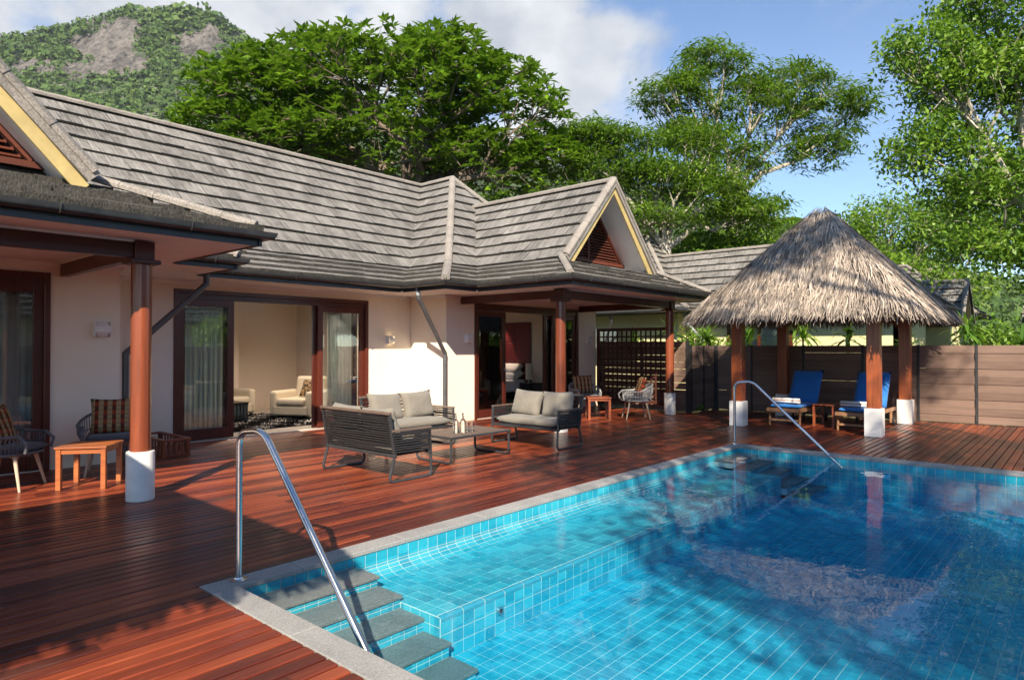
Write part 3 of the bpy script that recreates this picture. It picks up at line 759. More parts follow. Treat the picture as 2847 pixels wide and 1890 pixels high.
def gporch(c, x0, x1, yf, yb, seed=1, vis_right=False, FR=FR):
    """gabled porch roof with a front apron; returns ridge height"""
    hw = (x1 - x0) / 2; zf = EZ + FH; zr = zf + (hw - FR) * TM; yg = yf + .92
    face((x0, yf, EZ), (x1, yf, EZ), (x1 - FR, yf + FR, zf), (x0 + FR, yf + FR, zf), seed)
    face((x0, yb, EZ), (x0, yf, EZ), (x0 + FR, yf + FR, zf), (x0 + FR, yb, zf), seed + 1)
    face((x0 + FR, yb, zf), (x0 + FR, yg, zf), (c, yg, zr), (c, yb, zr), seed + 2)
    face((x1, yf, EZ), (x1, yb, EZ), (x1 - FR, yb, zf), (x1 - FR, yf + FR, zf), seed + 3, vis_right)
    face((x1 - FR, yg, zf), (x1 - FR, yb, zf), (c, yb, zr), (c, yg, zr), seed + 4, vis_right)
    for s, xe in ((1, x0), (-1, x1)): cap_line(CAPS, (xe + s * .05, yf + .05, EZ + .07), (xe + s * (FR - .05), yf + FR - .1, zf + .06), .062)
    cap_line(CAPS, (c, yg - .02, zr + .05), (c, yb, zr + .05))
    # verge caps down the gable, bargeboards, underside of the overhang
    for s, xe in ((1, x0 + FR), (-1, x1 - FR)):
        cap_line(CAPS, (xe - s * .02, yg - .01, zf + .05), (c, yg - .01, zr + .05), .085, .5)
        d = Vector((c - xe, 0, zr - zf)).normalized(); n_ = Vector((-d.z * (1 if s > 0 else -1), 0, abs(d.x)))
        n_ = Vector((-s * abs(d.z), 0, abs(d.x)))
        a = Vector((xe, yg - .035, zf)) - n_ * .055 - d * .05; b = Vector((c, yg - .035, zr)) - n_ * .055 + d * .02
        va = Vector((xe, yg - .075, zf)) - d * .02; vb = Vector((c, yg - .075, zr)); hv = 1 / max(.2, n_.z)
        MB().prism([va + n_ * .075, va - n_ * .062, vb - Vector((0, 0, .062 * hv)), vb + Vector((0, 0, .075 * hv))], (0, .11, 0)).build('verge', M['cap'], villa)
        a = a - n_ * .02; b = b - n_ * .02
        soff_b = MB().prism([a, a - n_ * .125, Vector((c, yg - .035, b.z - .13 / max(.2, n_.z))), Vector((c, yg - .035, b.z))], (0, .03, 0))
        soff_b.build('bargeboard', M['yellow'], villa)
        MB().prism([Vector((xe, yg, zf)) - n_ * .075, Vector((c, yg, zr)) - n_ * .075, Vector((c, yg + .75, zr)) - n_ * .075, Vector((xe, yg + .75, zf)) - n_ * .075], -n_ * .01).build('gable_soffit', M['soffit'], villa)
    # louvred gable
    yw = yg + .62; zb = zf + .17; k = (zr - zb) / (hw - FR) ; hb = (zr - .19 - zb) / TM
    lv = MB().prism([(c - hw + FR, yw + .03, zf - .1), (c + hw - FR, yw + .03, zf - .1), (c, yw + .03, zr - .1)], (0, .03, 0)).build('gable_louvre', M['black'], villa)
    for s in (1, -1): MB().bar((c - s * hb, yw, zb + .03), (c, yw, zb + hb * TM + .03), .05, .075, (0, 1, 0)).build('louvre_rail', M['louvre'], lv)
    MB().box(c - hb - .1, c + hb + .1, yw - .05, yw + .03, zb - .045, zb + .02).build('louvre_sill', M['louvre'], lv)
    MB().box(c - .022, c + .022, yw - .03, yw + .025, zb + .02, zb + hb * TM - .04).build('louvre_mullion', M['louvre'], lv)
    z = zb + .06
    while z < zb + hb * TM - .12:
        h = hb - (z - zb) / TM - .03
        for (xa, xb) in ((c - h, c - .024), (c + .024, c + h)):
            if xb - xa > .04: MB().bar((xa, yw, z), (xb, yw, z), .008, .062, (0, .75, .66)).build('slat', M['louvre'], lv)
        z += .060
    return zr
ZR = None
RC, LC = 11.45, .70
face((LC, 9.75, EZ), (RC, 9.75, EZ), (RC, 9.75 + FR, EZ + FH), (LC, 9.75 + FR, EZ + FH), 3)
zt = EZ + FH + 2.42 * TM
face((LC, 9.75 + FR, EZ + FH), (RC, 9.75 + FR, EZ + FH), (RC, 13.25, zt), (LC, 13.25, zt), 4)
for (xa, xb) in ((RC, 8.0), (3.2, LC)): face((xa, 16.75, EZ), (xb, 16.75, EZ), (xb, 13.25, zt), (xa, 13.25, zt), 5, False)      # unseen gap left between them, added to bring daylight into the living room
cap_line(CAPS, (LC, 13.25, zt + .05), (RC, 13.25, zt + .05))
hip(RC, 7.95, 14.95, 8.55, 16.75, seed=20); hip(LC, -2.80, 4.20, 8.55, 16.75, seed=30)
gporch(RC, 8.75, 14.15, 6.40, 11.3, seed=40); gporch(LC, -2.0, 3.40, 6.40, 11.3, seed=50, FR=1.30)
roof = sheet.build('roof', M['cap'], villa, fix=True)
emit_tiles(store, roof, 300, M['roof'])
emit_caps(CAPS, roof)
# gutters, fascia, soffits
def gutter(path, closed=False):
    """half-round gutter along an eave polyline; outside lies to the right of travel"""
    P = [Vector(p) for p in path]; prof = []; R = .062
    for k in range(9):
        a = PI + PI * k / 8; prof.append((math.cos(a) * R + R, math.sin(a) * R))
    prof = [(prof[0][0], .012)] + prof + [(2 * R + .004, .012), (2 * R - .008, .012)]
    rings = []
    for i, p in enumerate(P):
        d0 = (P[i] - P[i - 1]).normalized() if i > 0 else None; d1 = (P[i + 1] - P[i]).normalized() if i < len(P) - 1 else None
        n0 = Vector((d0.y, -d0.x, 0)) if d0 else None; n1 = Vector((d1.y, -d1.x, 0)) if d1 else None
        if n0 and n1: n = (n0 + n1).normalized(); n = n / max(.3, n.dot(n0))
        else: n = n0 or n1
        rings.append([p + n * (x - .02) + Vector((0, 0, z)) for (x, z) in prof])
    m = MB(); K = len(prof)
    for r in rings: m.v += r
    for i in range(len(rings) - 1):
        for k in range(K - 1): m.f.append((i * K + k, i * K + k + 1, (i + 1) * K + k + 1, (i + 1) * K + k))
    for i in (0, len(rings) - 1): m.f.append(tuple(i * K + k for k in range(1, K - 1)))
    g = m.build('gutter', M['gutter'], villa, smooth=True)
    sm = g.modifiers.new('thick', 'SOLIDIFY'); sm.thickness = .003
    # brackets
    for i in range(len(P) - 1):
        d = P[i + 1] - P[i]; L = d.length; d.normalize(); n = Vector((d.y, -d.x, 0)); c = .45
        while c < L - .2:
            o = P[i] + d * c; b = MB().tube([o + n * (x - .02) * 1.0 + Vector((0, 0, z)) + n * (.003 if 0 < k < K - 1 else 0) - Vector((0, 0, .004)) for k, (x, z) in enumerate(prof)], .0075, 5)
            b.build('bracket', M['gutter'], g, smooth=True); c += 1.05
    f = MB()
    for i in range(len(P) - 1):
        d = (P[i + 1] - P[i]).normalized(); n = Vector((d.y, -d.x, 0))
        f.prism([P[i] - n * .022 + Vector((0, 0, z)) for z in (-.125,)] + [P[i + 1] - n * .022 + Vector((0, 0, -.125)), P[i + 1] - n * .022 + Vector((0, 0, .03)), P[i] - n * .022 + Vector((0, 0, .03))], -n * .02)
    f.build('fascia', M['gutter'], villa)
GZ = EZ - .015
gutter([(4.20, 9.75, GZ), (7.95, 9.75, GZ), (7.95, 8.55, GZ), (8.75, 8.55, GZ), (8.75, 6.40, GZ), (14.15, 6.40, GZ), (14.15, 8.55, GZ), (14.95, 8.55, GZ), (14.95, 12.0, GZ)])
gutter([(-2.0, 6.40, GZ), (3.40, 6.40, GZ), (3.40, 8.55, GZ), (4.20, 8.55, GZ), (4.20, 9.75, GZ)])
s = MB(); zs = EZ - .125
for (a, b, c, d) in ((4.20, 7.98, 9.78, 10.9), (7.98, 14.92, 8.58, 9.78), (7.98, 9.1, 9.78, 10.9), (8.78, 14.12, 6.43, 8.58), (-2.0, 4.17, 8.58, 9.78), (-2.0, 3.37, 6.43, 8.58), (3.0, 4.20, 9.78, 10.9), (14.0, 14.92, 9.78, 14)):
    s.box(a, b, c, d, zs, zs + .012)
s.build('soffit', M['soffit'], villa)
# walls
YM, YR, YL, XS, XE, XL = 10.71, 9.62, 9.60, 8.97, 14.23, 3.11
w = MB(); th = .2; zc = zs
def wall_x(x0, x1, y, openings):
    """wall along X facing -Y at y, with openings (xa, xb, height)"""
    x = x0
    for (a, b, h) in openings:
        if a > x: w.box(x, a, y, y + th, 0, zc)
        w.box(a, b, y, y + th, h, zc); x = b
    if x < x1: w.box(x, x1, y, y + th, 0, zc)
wall_x(XL, XS, YM, [(4.22, 7.885, 2.42)]); wall_x(XS, XE, YR, [(9.765, 13.45, 2.43)]); wall_x(-2.6, XL, YL, [(-1.1, 2.335, 2.415)])
w.box(XS, XS + th, YR + th, YM - .001, 0, zc); w.box(XE - th, XE, YR + th, 15.6, 0, zc); w.box(XL - th, XL, YL + th, YM + th, 0, zc)
w.build('wall', M['wall'], villa, fix=True)
c_ = MB()
for (a, b) in (((XL, YM), (XS, YM)), ((XS, YM), (XS, YR)), ((XS, YR), (XE, YR)), ((-2.5, YL), (XL, YL)), ((XL, YL), (XL, YM))):
    d = Vector((b[0] - a[0], b[1] - a[1], 0)).normalized(); n = Vector((d.y, -d.x, 0))
    for k, (o, z0, z1) in enumerate(((.022, zc - .055, zc - .002), (.042, zc - .026, zc - .003))):
        A, B = Vector((*a, 0)), Vector((*b, 0)); c_.prism([A + Vector((0, 0, z0)), B + Vector((0, 0, z0)), B + Vector((0, 0, z1)), A + Vector((0, 0, z1))], n * o)
c_.build('cornice', M['soffit'], villa)
# porch posts and beams
def post(x, y):
    p = MB().lathe([(.093, .47), (.093, zs - .22)], 24, (x, y, 0)).build('porch_post', M['post'], villa, smooth=True)
    MB().lathe([(.126, .002), (.128, .02), (.128, .465), (.124, .478), (.09, .480)], 28, (x, y, 0)).build('post_base', M['white'], p, smooth=True)
    MB().box(x - .135, x + .135, y - .135, y + .135, zs - .235, zs - .19).build('post_cap', M['beam'], p, bevel=.008)
    MB().box(x - .09, x + .09, y - .09, y + .09, zs - .19, zs - .012).build('post_head', M['beam'], p, bevel=.004)
for (x, y) in ((9.41, 7.11), (13.52, 7.14), (2.48, 7.07), (-1.1, 7.07)): post(x, y)
def beam(x0, x1, y0, y1):
    MB().box(x0, x1, y0, y1, zs - .175, zs - .025).build('beam', M['beam'], villa, bevel=.005)
    e = .012; MB().box(x0 - e, x1 + e, y0 - e, y1 + e, zs - .025, zs - .001).build('beam_trim', M['soffit'], villa)
beam(9.502, 13.428, 7.08, 7.17); beam(9.365, 9.455, 7.202, YR - .001); beam(13.475, 13.565, 7.232, YR - .001)
beam(-1.008, 2.388, 7.025, 7.115); beam(2.435, 2.525, 7.162, YL - .001)
MB().box(9.30, 9.52, 6.98, 7.08, zs - .175, zs - .03).build('beam_end', M['beam'], villa)
# sliding doors
def panel(x0, x1, y, h, st=.105, glass=True, handle=None):
    d = MB().box(x0, x0 + st, y, y + .045, .02, h).box(x1 - st, x1, y, y + .045, .02, h).box(x0 + st, x1 - st, y, y + .045, h - st, h).box(x0 + st, x1 - st, y, y + .045, .02, .19).build('sliding_door', M['door'], villa, bevel=.004)
    MB().box(x0 + st, x1 - st, y + .018, y + .024, .19, h - st).build('pane', M['glass'], d)
    if handle is not None:
        MB().tube([(handle, y - .002, 1.02), (handle, y - .035, 1.02)], .011, 10).tube([(handle, y - .035, 1.02), (handle + .07, y - .035, 1.02)], .009, 10).build('handle', M['steel'], d, smooth=True)
    return d
def door_frame(x0, x1, y, h):
    f = .065
    MB().box(x0, x0 + f, y - .022, y + th + .01, 0, h).box(x1 - f, x1, y - .022, y + th + .01, 0, h).box(x0 + f, x1 - f, y - .022, y + th + .01, h - f, h).build('door_frame', M['door'], villa, bevel=.006)
    MB().box(x0 + f, x1 - f, y + .01, y + .16, h - f - .085, h - f - .001).build('door_track', M['door'], villa)
    MB().box(x0 + f, x1 - f, y - .0, y + th, -.02, .012).build('threshold', M['floor'], villa)
door_frame(4.22, 7.885, YM, 2.42); door_frame(9.765, 13.45, YR, 2.43); door_frame(-1.1, 2.335, YL, 2.415)
H1 = 2.42 - .15
panel(4.285, 5.20, YM + .03, H1); panel(4.33, 5.16, YM + .095, H1)
panel(6.79, 7.815, YM + .03, H1); panel(6.72, 7.70, YM + .095, H1)
panel(9.83, 10.78, YR + .03, H1, handle=10.70); panel(9.86, 10.74, YR + .095, H1)
panel(12.45, 13.38, YR + .03, H1, handle=12.49); panel(12.20, 13.10, YR + .095, H1)
panel(1.25, 2.27, YL + .03, H1); panel(.28, 1.26, YL + .095, H1); panel(-.7, .29, YL + .03, H1)
# downpipes
def pipe(pts, mats, r=.043):
    P = [Vector(p) for p in pts]
    for i in range(len(P) - 1): MB().tube([P[i], P[i + 1]], r, 14).build('downpipe', mats[i], villa, smooth=True)
    for p in P[1:-1]: MB().tube([p + (P[P.index(p) - 1] - p).normalized() * .05, p, p + (P[P.index(p) + 1] - p).normalized() * .05], r * 1.06, 14).build('pipe_elbow', mats[-1], villa, smooth=True)
pipe([(8.00, 9.35, EZ - .05), (8.02, 9.35, 2.42), (8.90, 9.58, 1.38), (8.90, 9.58, 0)], [M['pipe_pale'], M['pipe'], M['pipe']])
pipe([(4.26, 9.66, EZ - .06), (4.26, 9.66, 2.42), (3.20, 9.66, 1.42), (3.20, 9.66, 0)], [M['pipe'], M['pipe'], M['pipe']])
# rooms
def inbox(m, x0, x1, y0, y1, z0, z1, yc=None):       # inward faces without the front
    m.quad((x0, y0, z0), (x0, y1, z0), (x0, y1, z1), (x0, y0, z1)); m.quad((x1, y1, z0), (x1, y0, z0), (x1, y0, z1), (x1, y1, z1)); m.quad((x0, y0, z1), (x0, yc or y1, z1), (x1, yc or y1, z1), (x1, y0, z1))
r = MB(); inbox(r, XL + .01, XS - .01, YM + th, 15.2, 0, 2.60, 12.3); inbox(r, XS + .21, XE - .21, YR + th, 14.6, 0, 2.60); inbox(r, -2.4, XL - .21, YL + th, 14.0, 0, 2.60)  # living room ceiling stops short below the added roof gap
r.box(6.2, 7.15, 14.55, 15.18, 0, 2.59); r.box(7.15, XS - .01, 15.15, 15.19, 0, 2.59); r.box(12.6, XE - .21, 14.56, 14.6, 0, 2.59)
r.build('interior_wall', M['room'], villa, fix=False)
f = MB()
for (a, b, c, d) in ((XL + .01, XS - .01, YM + .02, 15.2), (XS + .21, XE - .21, YR + .02, 14.6), (-2.4, XL - .21, YL + .02, 14.0)): f.box(a, b, c, d, -.05, .004)
f.build('interior_floor', M['floor'], villa)
MB().box(XS + .21, 9.6, 14.6, 14.7, 0, 2.7).box(12.6, XE - .21, 14.6, 14.7, 0, 2.7).box(9.6, 12.6, 14.6, 14.7, 2.3, 2.7).box(6.2, XS, 15.2, 15.3, 0, 2.7).box(XL, 6.2, 15.2, 15.3, 2.35, 2.7).box(-2.6, XL, 14.0, 14.1, 0, 2.7).box(-2.7, -2.6, YL, 14.1, 0, 2.7).build('rear_wall', M['wall'], villa)  # gaps in the unseen rear walls, added to let sky light in
def curtain(x0, x1, y, z0=.03, z1=2.32, folds=9, amp=.03, seed=0, label=''):
    r_ = random.Random(seed); n = folds * 6; V = []; F = []
    for k in range(5):
        z = z0 + (z1 - z0) * k / 4
        for i in range(n + 1):
            t = i / n; a = amp * (1 + .3 * math.sin(i * 1.7 + seed)) * (1.1 - .35 * k / 4)
            V.append((x0 + (x1 - x0) * t + .01 * math.sin(k + i * .5), y + math.sin(t * folds * 2 * PI + seed) * a, z))
    for k in range(4):
        for i in range(n): F.append((k * (n + 1) + i, k * (n + 1) + i + 1, (k + 1) * (n + 1) + i + 1, (k + 1) * (n + 1) + i))
    o = link('curtain', raw_mesh('curtain', V, F, smooth=True), M['curtain'])
    sm = o.modifiers.new('thick', 'SOLIDIFY'); sm.thickness = .002
    return tag(o, label, 'curtain', 'pale curtains behind the sliding doors')
curtain(4.40, 5.22, YM + .22, seed=1, folds=10, label='pale curtain behind the left glass door of the living room')
curtain(7.12, 7.80, YM + .22, seed=2, folds=8, label='pale curtain behind the right glass door of the living room, partly sunlit')
curtain(1.1, 2.2, YL + .22, seed=3, folds=12, label='pale curtain behind the glass door at the left edge of the photo')
curtain(12.9, 13.38, YR + .32, seed=4, folds=6, label='pale curtain behind the right glass door of the bedroom')
curtain(9.85, 9.98, YR + .30, seed=5, folds=2, label='narrow edge of pale curtain behind the bedroom door left frame')
# wall lamps
def wall_lamp(x, y, z, w_, label, lit=False):
    t = thing('wall_lamp', label, 'wall lamp', (x, y, z), 0, 'white wall lamps on the villa')
    d = .10; h = w_ * 1.05
    MB().box(-w_ / 2, w_ / 2, -.012, -.001, -h / 2, h / 2).build('back_plate', M['white'], t)
    MB().box(-w_ / 2, -w_ / 2 + .012, -d, -.012, -h / 2, h / 2).box(w_ / 2 - .012, w_ / 2, -d, -.012, -h / 2, h / 2).build('side_plate', M['white'], t, bevel=.002)
    MB().add([(-w_ / 2 + .012, -d, -h * .16), (w_ / 2 - .012, -d, -h * .16), (w_ / 2 - .012, -d, h * .16), (-w_ / 2 + .012, -d, h * .16), (-w_ * .22, -.05, -h / 2), (w_ * .22, -.05, -h / 2), (w_ * .22, -.05, h / 2), (-w_ * .22, -.05, h / 2)],
             [(0, 1, 2, 3), (0, 4, 5, 1), (3, 2, 6, 7)]).build('front_bow', M['white'], t)
    MB().box(-w_ * .2, w_ * .2, -.045, -.02, -.03, .03).build('lamp_lens', M['bulb'] if lit else M['shade'], t)
wall_lamp(2.885, YL, 1.735, .19, 'white wall lamp between the left glass door and the porch post')
wall_lamp(8.41, YM, 1.655, .15, 'lit white wall lamp between the living room door and the wall corner', True)
wall_lamp(9.55, YR, 1.68, .16, 'white wall lamp left of the bedroom door')
wall_lamp(13.83, YR, 1.69, .16, 'white wall lamp right of the bedroom door, next to the lattice screen')
# ------------------------------------------------------------------ terrace furniture
def rounded(pts, r, n=5):
    P = [Vector(p) for p in pts]; out = [P[0]]
    for i in range(1, len(P) - 1): out += arc(P[i - 1], P[i], P[i + 1], r, n)
    return out + [P[-1]]
def loveseat(loc, rz, label, seed):
    """local frame: faces +x, width along y (1.34 m), back at x=0"""
    t = thing('loveseat', label, 'loveseat', loc, rz, 'black rope loveseats round the low table')
    Wd, Dp = 1.34, .66; hw = Wd / 2
    # sled legs: flat bars bent under at each side
    for s in (-1, 1):
        y = s * (hw - .02)
        pts = rounded([(.10, y, .30), (.015, y, .012), (Dp - .02, y, .012), (Dp - .05, y, .57)], .075, 6)
        m = MB()
        m.tube(pts, .017, 8, flat=1.0).build('leg', M['frame'], t, smooth=True)
        MB().bar((.10, y, .30), (.02, y, .77), .034, .034, (0, 1, 0)).build('back_post', M['frame'], t, bevel=.004)
        MB().bar((.045, y, .575), (Dp - .035, y, .575), .045, .022).build('armrest', M['armwood'], t, bevel=.004)
        k = 0
        for i in range(9):
            z = .335 + i * .0265; sag = .004 * math.sin(i * 2.1 + seed + s)
            x0 = .085 - (z - .30) * .17
            for o in (-.017, .017):
                MB().tube([(x0, y + o, z), (Dp * .5, y + o * 1.15, z - .004 + sag), (Dp - .055 + (z - .3) * -.02, y + o, z + sag * .3)], .0095, 6).build('arm_cord', M['rope'], t, smooth=True)
    MB().box(.075, .115, -hw, hw, .275, .315).build('rear_rail', M['frame'], t, bevel=.004)
    MB().box(Dp - .065, Dp - .03, -hw, hw, .275, .315).build('front_rail', M['frame'], t, bevel=.004)
    MB().box(.10, Dp - .05, -hw + .03, hw - .03, .292, .306).build('seat_base', M['frame'], t)
    MB().bar((.015, -hw - .002, .772), (.015, hw + .002, .772), .05, .028).build('top_rail', M['armwood'], t, bevel=.004)
    r = random.Random(seed)
    for i in range(16):
        z = .335 + i * .0275; x = .092 - (z - .30) * .17
        dz = [r.uniform(-.004, .004) for _ in range(5)]; sg = -.016 * math.sin(PI * (i + 1) / 17) if i in (8, 9, 10) else 0
        for o in (0, .020) if i % 2 else (0,):
            pts = [(x + o, -hw + .01, z), (x + o - .006, -hw * .5, z + dz[1]), (x + o - .008, 0, z + dz[2] + sg * r.choice((-1, 1))), (x + o - .006, hw * .5, z + dz[3]), (x + o, hw - .01, z)]
            MB().tube(pts, .0105, 6).build('back_cord', M['rope'], t, smooth=True)
    for i in range(3):
        y = (i - 1) * .028; MB().tube([(.092, y, .33), (.025, -y * .6, .76)], .008, 5).build('back_tie', M['rope'], t, smooth=True)
    cushion(Dp - .10, Wd - .085, .13, 'seat_cushion', M['cushion'], t, Matrix.Translation((Dp / 2 + .02, 0, .375)), .25, 10, seed)
    for s in (-1, 1):
        a = math.radians(74 + 3 * s); R_ = Matrix.Translation((.170, s * .305, .615)) @ Matrix.Rotation(a, 4, 'Y') @ Matrix.Rotation(.04 * s, 4, 'Z')
        cushion(.43, .61, .17, 'back_cushion', M['cushion'], t, R_, .8, 10, seed + s + 3)
    return t
loveseat((4.545, 6.46, .0), 0, 'black rope loveseat seen from behind, nearest to the pool steps', 1)
loveseat((8.275, 6.485, .0), PI, 'black rope loveseat right of the low table, facing left towards the bottles', 2)
loveseat((6.42, 8.03, .0), -PI / 2, 'black rope loveseat in the middle, backed towards the sunlit wall', 3)
# low table
t = thing('coffee_table', 'low rectangular table with grey brown top and black sled legs between the loveseats', 'table', (5.80, 6.12, 0))
MB().box(.012, 1.138, .012, .708, .336, .356).build('table_top', M['armwood'], t, bevel=.003)
MB().box(0, 1.15, 0, .012, .325, .354).box(0, 1.15, .708, .72, .325, .354).box(0, .012, .012, .708, .325, .354).box(1.138, 1.15, .012, .708, .325, .354).box(.02, 1.13, .03, .69, .325, .3355).build('apron', M['frame'], t)
for x in (.022, 1.128):
    MB().tube(rounded([(x, .03, .33), (x, .03, .016), (x, .69, .016), (x, .69, .33)], .07, 6), .0165, 8).build('leg', M['frame'], t, smooth=True)
def bottle(x, y, label):
    b = thing('bottle', label, 'bottle', (x, y, .356), 0, 'water bottles on the low table')
    MB().lathe([(.0, .0), (.036, .001), (.039, .008), (.039, .150), (.034, .172), (.017, .196), (.0135, .205), (.0135, .225), (.016, .228), (.016, .238), (.0105, .238), (.0105, .205), (.030, .168), (.035, .150), (.035, .012), (.0, .010)], 24).build('body', M['clear'], b, smooth=True)
    MB().lathe([(.0, .232), (.010, .232), (.010, .240), (.013, .246), (.015, .258), (.011, .268), (.0, .271)], 16).build('stopper', M['clear'], b, smooth=True)
bottle(6.10, 6.36, 'clear glass water bottle with stopper, left one on the low table'); bottle(6.20, 6.32, 'clear glass water bottle with stopper, right one beside the tumblers')
for (x, y, l) in ((6.33, 6.37, 'clear tumbler on the low table next to the bottles, the rear one'), (6.385, 6.33, 'clear tumbler on the low table, the front right one')):
    g = MB().lathe([(.0, .0), (.029, .0), (.033, .13), (.0305, .13), (.027, .012), (.0, .012)], 22).build('tumbler', M['clear'], smooth=True); g.location = (x, y, .3565)
    tag(g, l, 'glass', 'tumblers on the low table')
# rope tub chairs
def tub_chair(loc, rz, label, seed, pale=False, plaid_=True, tilt=18):
    """faces +x"""
    t = thing('tub_chair', label, 'armchair', loc, rz, 'rope tub chairs with wooden legs')
    mw = M['wicker_pale'] if pale else M['wicker']
    R0, R1 = .30, .355
    for (sx, sy) in ((1, 1), (1, -1), (-1, 1), (-1, -1)):
        MB().tube([(sx * .17, sy * .19, .365), (sx * .25, sy * .25, .0)], [.021, .013], 10).build('leg', M['legwood'], t, smooth=True)
    MB().bar((-.19, -.19, .352), (.19, .19, .352), .035, .03).bar((-.19, .19, .352), (.19, -.19, .352), .035, .028).build('under_frame', M['legwood'], t)
    def rim(z, rr, a0, a1, n=26):
        out = []
        for i in range(n + 1):
            a = a0 + (a1 - a0) * i / n; out.append(Vector((rr * 1.0 * math.cos(a) * (1.05 if math.cos(a) > 0 else 1), rr * math.sin(a) * 1.02, z(a))))
        return out
    A = math.radians(48); a0, a1 = A, 2 * PI - A
    seat = [Vector((.31 * math.cos(2 * PI * i / 28), .31 * math.sin(2 * PI * i / 28), .385)) for i in range(28)]
    MB().tube(seat, .014, 8, closed=True).build('seat_ring', mw, t, smooth=True)
    top = rim(lambda a: .575 + .155 * max(0, -math.cos(a)) ** 1.2, .345, a0, a1)
    top = [Vector((.30, top[0].y * .95, .40)), Vector((.325, top[0].y * 1.0, .50))] + top + [Vector((.325, top[-1].y * 1.0, .50)), Vector((.30, top[-1].y * .95, .40))]
    MB().tube(top, .016, 8).build('top_rim', mw, t, smooth=True)
    N = 46
    for i in range(N + 1):
        a = a0 + (a1 - a0) * i / N; zt = .575 + .155 * max(0, -math.cos(a)) ** 1.2
        xk = 1.05 if math.cos(a) > 0 else 1
        p = Vector((.305 * math.cos(a), .305 * math.sin(a), .385)); q = Vector((.345 * math.cos(a) * xk, .345 * 1.02 * math.sin(a), zt)); mid = (p + q) / 2 + Vector((math.cos(a), math.sin(a), 0)) * .02
        MB().tube([p, mid, q], .0058, 5, caps=False).build('cord', mw, t, smooth=True)
    MB().tube(rim(lambda a: .47 + .05 * max(0, -math.cos(a)), .337, a0, a1), .007, 6).build('mid_band', mw, t, smooth=True)
    MB().lathe([(.0, .372), (.30, .372), (.30, .384), (.0, .384)], 28).build('seat_base', mw, t)
    cushion(.56, .56, .085, 'seat_pad', M['seatpad'], t, Matrix.Translation((.01, 0, .425)), .35, 8, seed)
    R_ = Matrix.Translation((-.10, 0, .665)) @ Matrix.Rotation(math.radians(90 - tilt), 4, 'Y') @ Matrix.Rotation(PI / 2, 4, 'Z')
    c = thing('scatter_cushion', 'x', 'cushion', loc, rz)
    o = cushion(.47, .45, .13, 'scatter_cushion', M['plaid'], None, Matrix(), .8, 10, seed)
    bpy.data.objects.remove(c)
    o.matrix_world = Matrix.Translation(loc) @ Matrix.Rotation(rz, 4, 'Z') @ R_
    return t, o
def ang(dx, dy): return math.atan2(dy, dx)
c1, p1 = tub_chair((1.74, 8.70, 0), ang(.75, -.62), 'dark grey rope tub chair cut off by the left edge of the photo', 1)
tag(p1, 'plaid cushion in the chair at the left edge', 'cushion', 'plaid cushions')
c2, p2 = tub_chair((2.80, 8.90, 0), ang(-.36, -.93), 'dark grey rope tub chair half hidden behind the nearest porch post', 2)
tag(p2, 'brown and tan plaid cushion behind the nearest porch post', 'cushion', 'plaid cushions')
c3, p3 = tub_chair((12.16, 8.52, 0), ang(-.52, -.80), 'grey rope tub chair behind the far side table, against the bedroom wall', 3, True)
tag(p3, 'tan plaid cushion in the chair behind the far side table', 'cushion', 'plaid cushions')
c4, p4 = tub_chair((12.30, 7.29, 0), ang(-.67, .74), 'pale grey rope tub chair in front of the lattice screen, seen from the side', 4, True)
tag(p4, 'orange brown cushion in the chair before the lattice screen', 'cushion', 'plaid cushions')
# wooden side tables
def side_table(loc, rz, label, mat, h=.455, w=.50):
    t = thing('side_table', label, 'side table', loc, rz, 'wooden side tables on the porches'); a = w / 2
    for i in range(6):
        y0 = -a + i * w / 6; MB().box(-a, a, y0 + .0012, y0 + w / 6 - .0012, h - .022, h).build('top_slat', mat, t, bevel=.002)
    for (sx, sy) in ((1, 1), (1, -1), (-1, 1), (-1, -1)):
        MB().box(sx * (a - .06), sx * (a - .012), sy * (a - .06), sy * (a - .012), 0, h - .0225).build('leg', mat, t, bevel=.003)
    for s in (-1, 1):
        MB().box(-a + .061, a - .061, s * (a - .045), s * (a - .022), h - .075, h - .0225).build('apron', mat, t); MB().box(s * (a - .045), s * (a - .022), -a + .061, a - .061, h - .075, h - .0225).build('apron', mat, t)
    return t
side_table((2.37, 8.20, 0), math.radians(-37), 'orange wooden side table beside the nearest porch post', M['teak'])
side_table((11.74, 7.88, 0), math.radians(-48), 'reddish wooden side table between the two far tub chairs', M['teak_red'])
# slatted low box by the living room door
t = thing('slatted_planter_box', 'low reddish slatted wooden box standing behind the nearest porch post', 'wooden box', (3.62, 9.48, 0))
MB().box(-.035, .025, -.03, 1.03, .215, .245).box(.295, .355, -.03, 1.03, .215, .245).box(.0255, .2945, -.03, .03, .215, .245).box(.0255, .2945, .97, 1.03, .215, .245).build('top_frame', M['teak_red'], t, bevel=.003)
for (x, y) in ((0, 0), (.32, 0), (0, 1.0), (.32, 1.0)): MB().box(x - .02, x + .02, y - .02, y + .02, 0, .2145).build('corner_post', M['teak_red'], t)
for i in range(9):
    y = .1 + i * .1; MB().box(-.008, .008, y - .018, y + .018, .03, .2145).build('slat', M['teak_red'], t); MB().box(.312, .328, y - .018, y + .018, .03, .2145).build('slat', M['teak_red'], t)
for i in range(3):
    x = .08 + i * .08; MB().box(x - .015, x + .015, -.008, .008, .03, .2145).build('slat', M['teak_red'], t)
MB().box(-.012, .332, -.012, 1.012, .006, .029).build('bottom_rail', M['teak_red'], t)
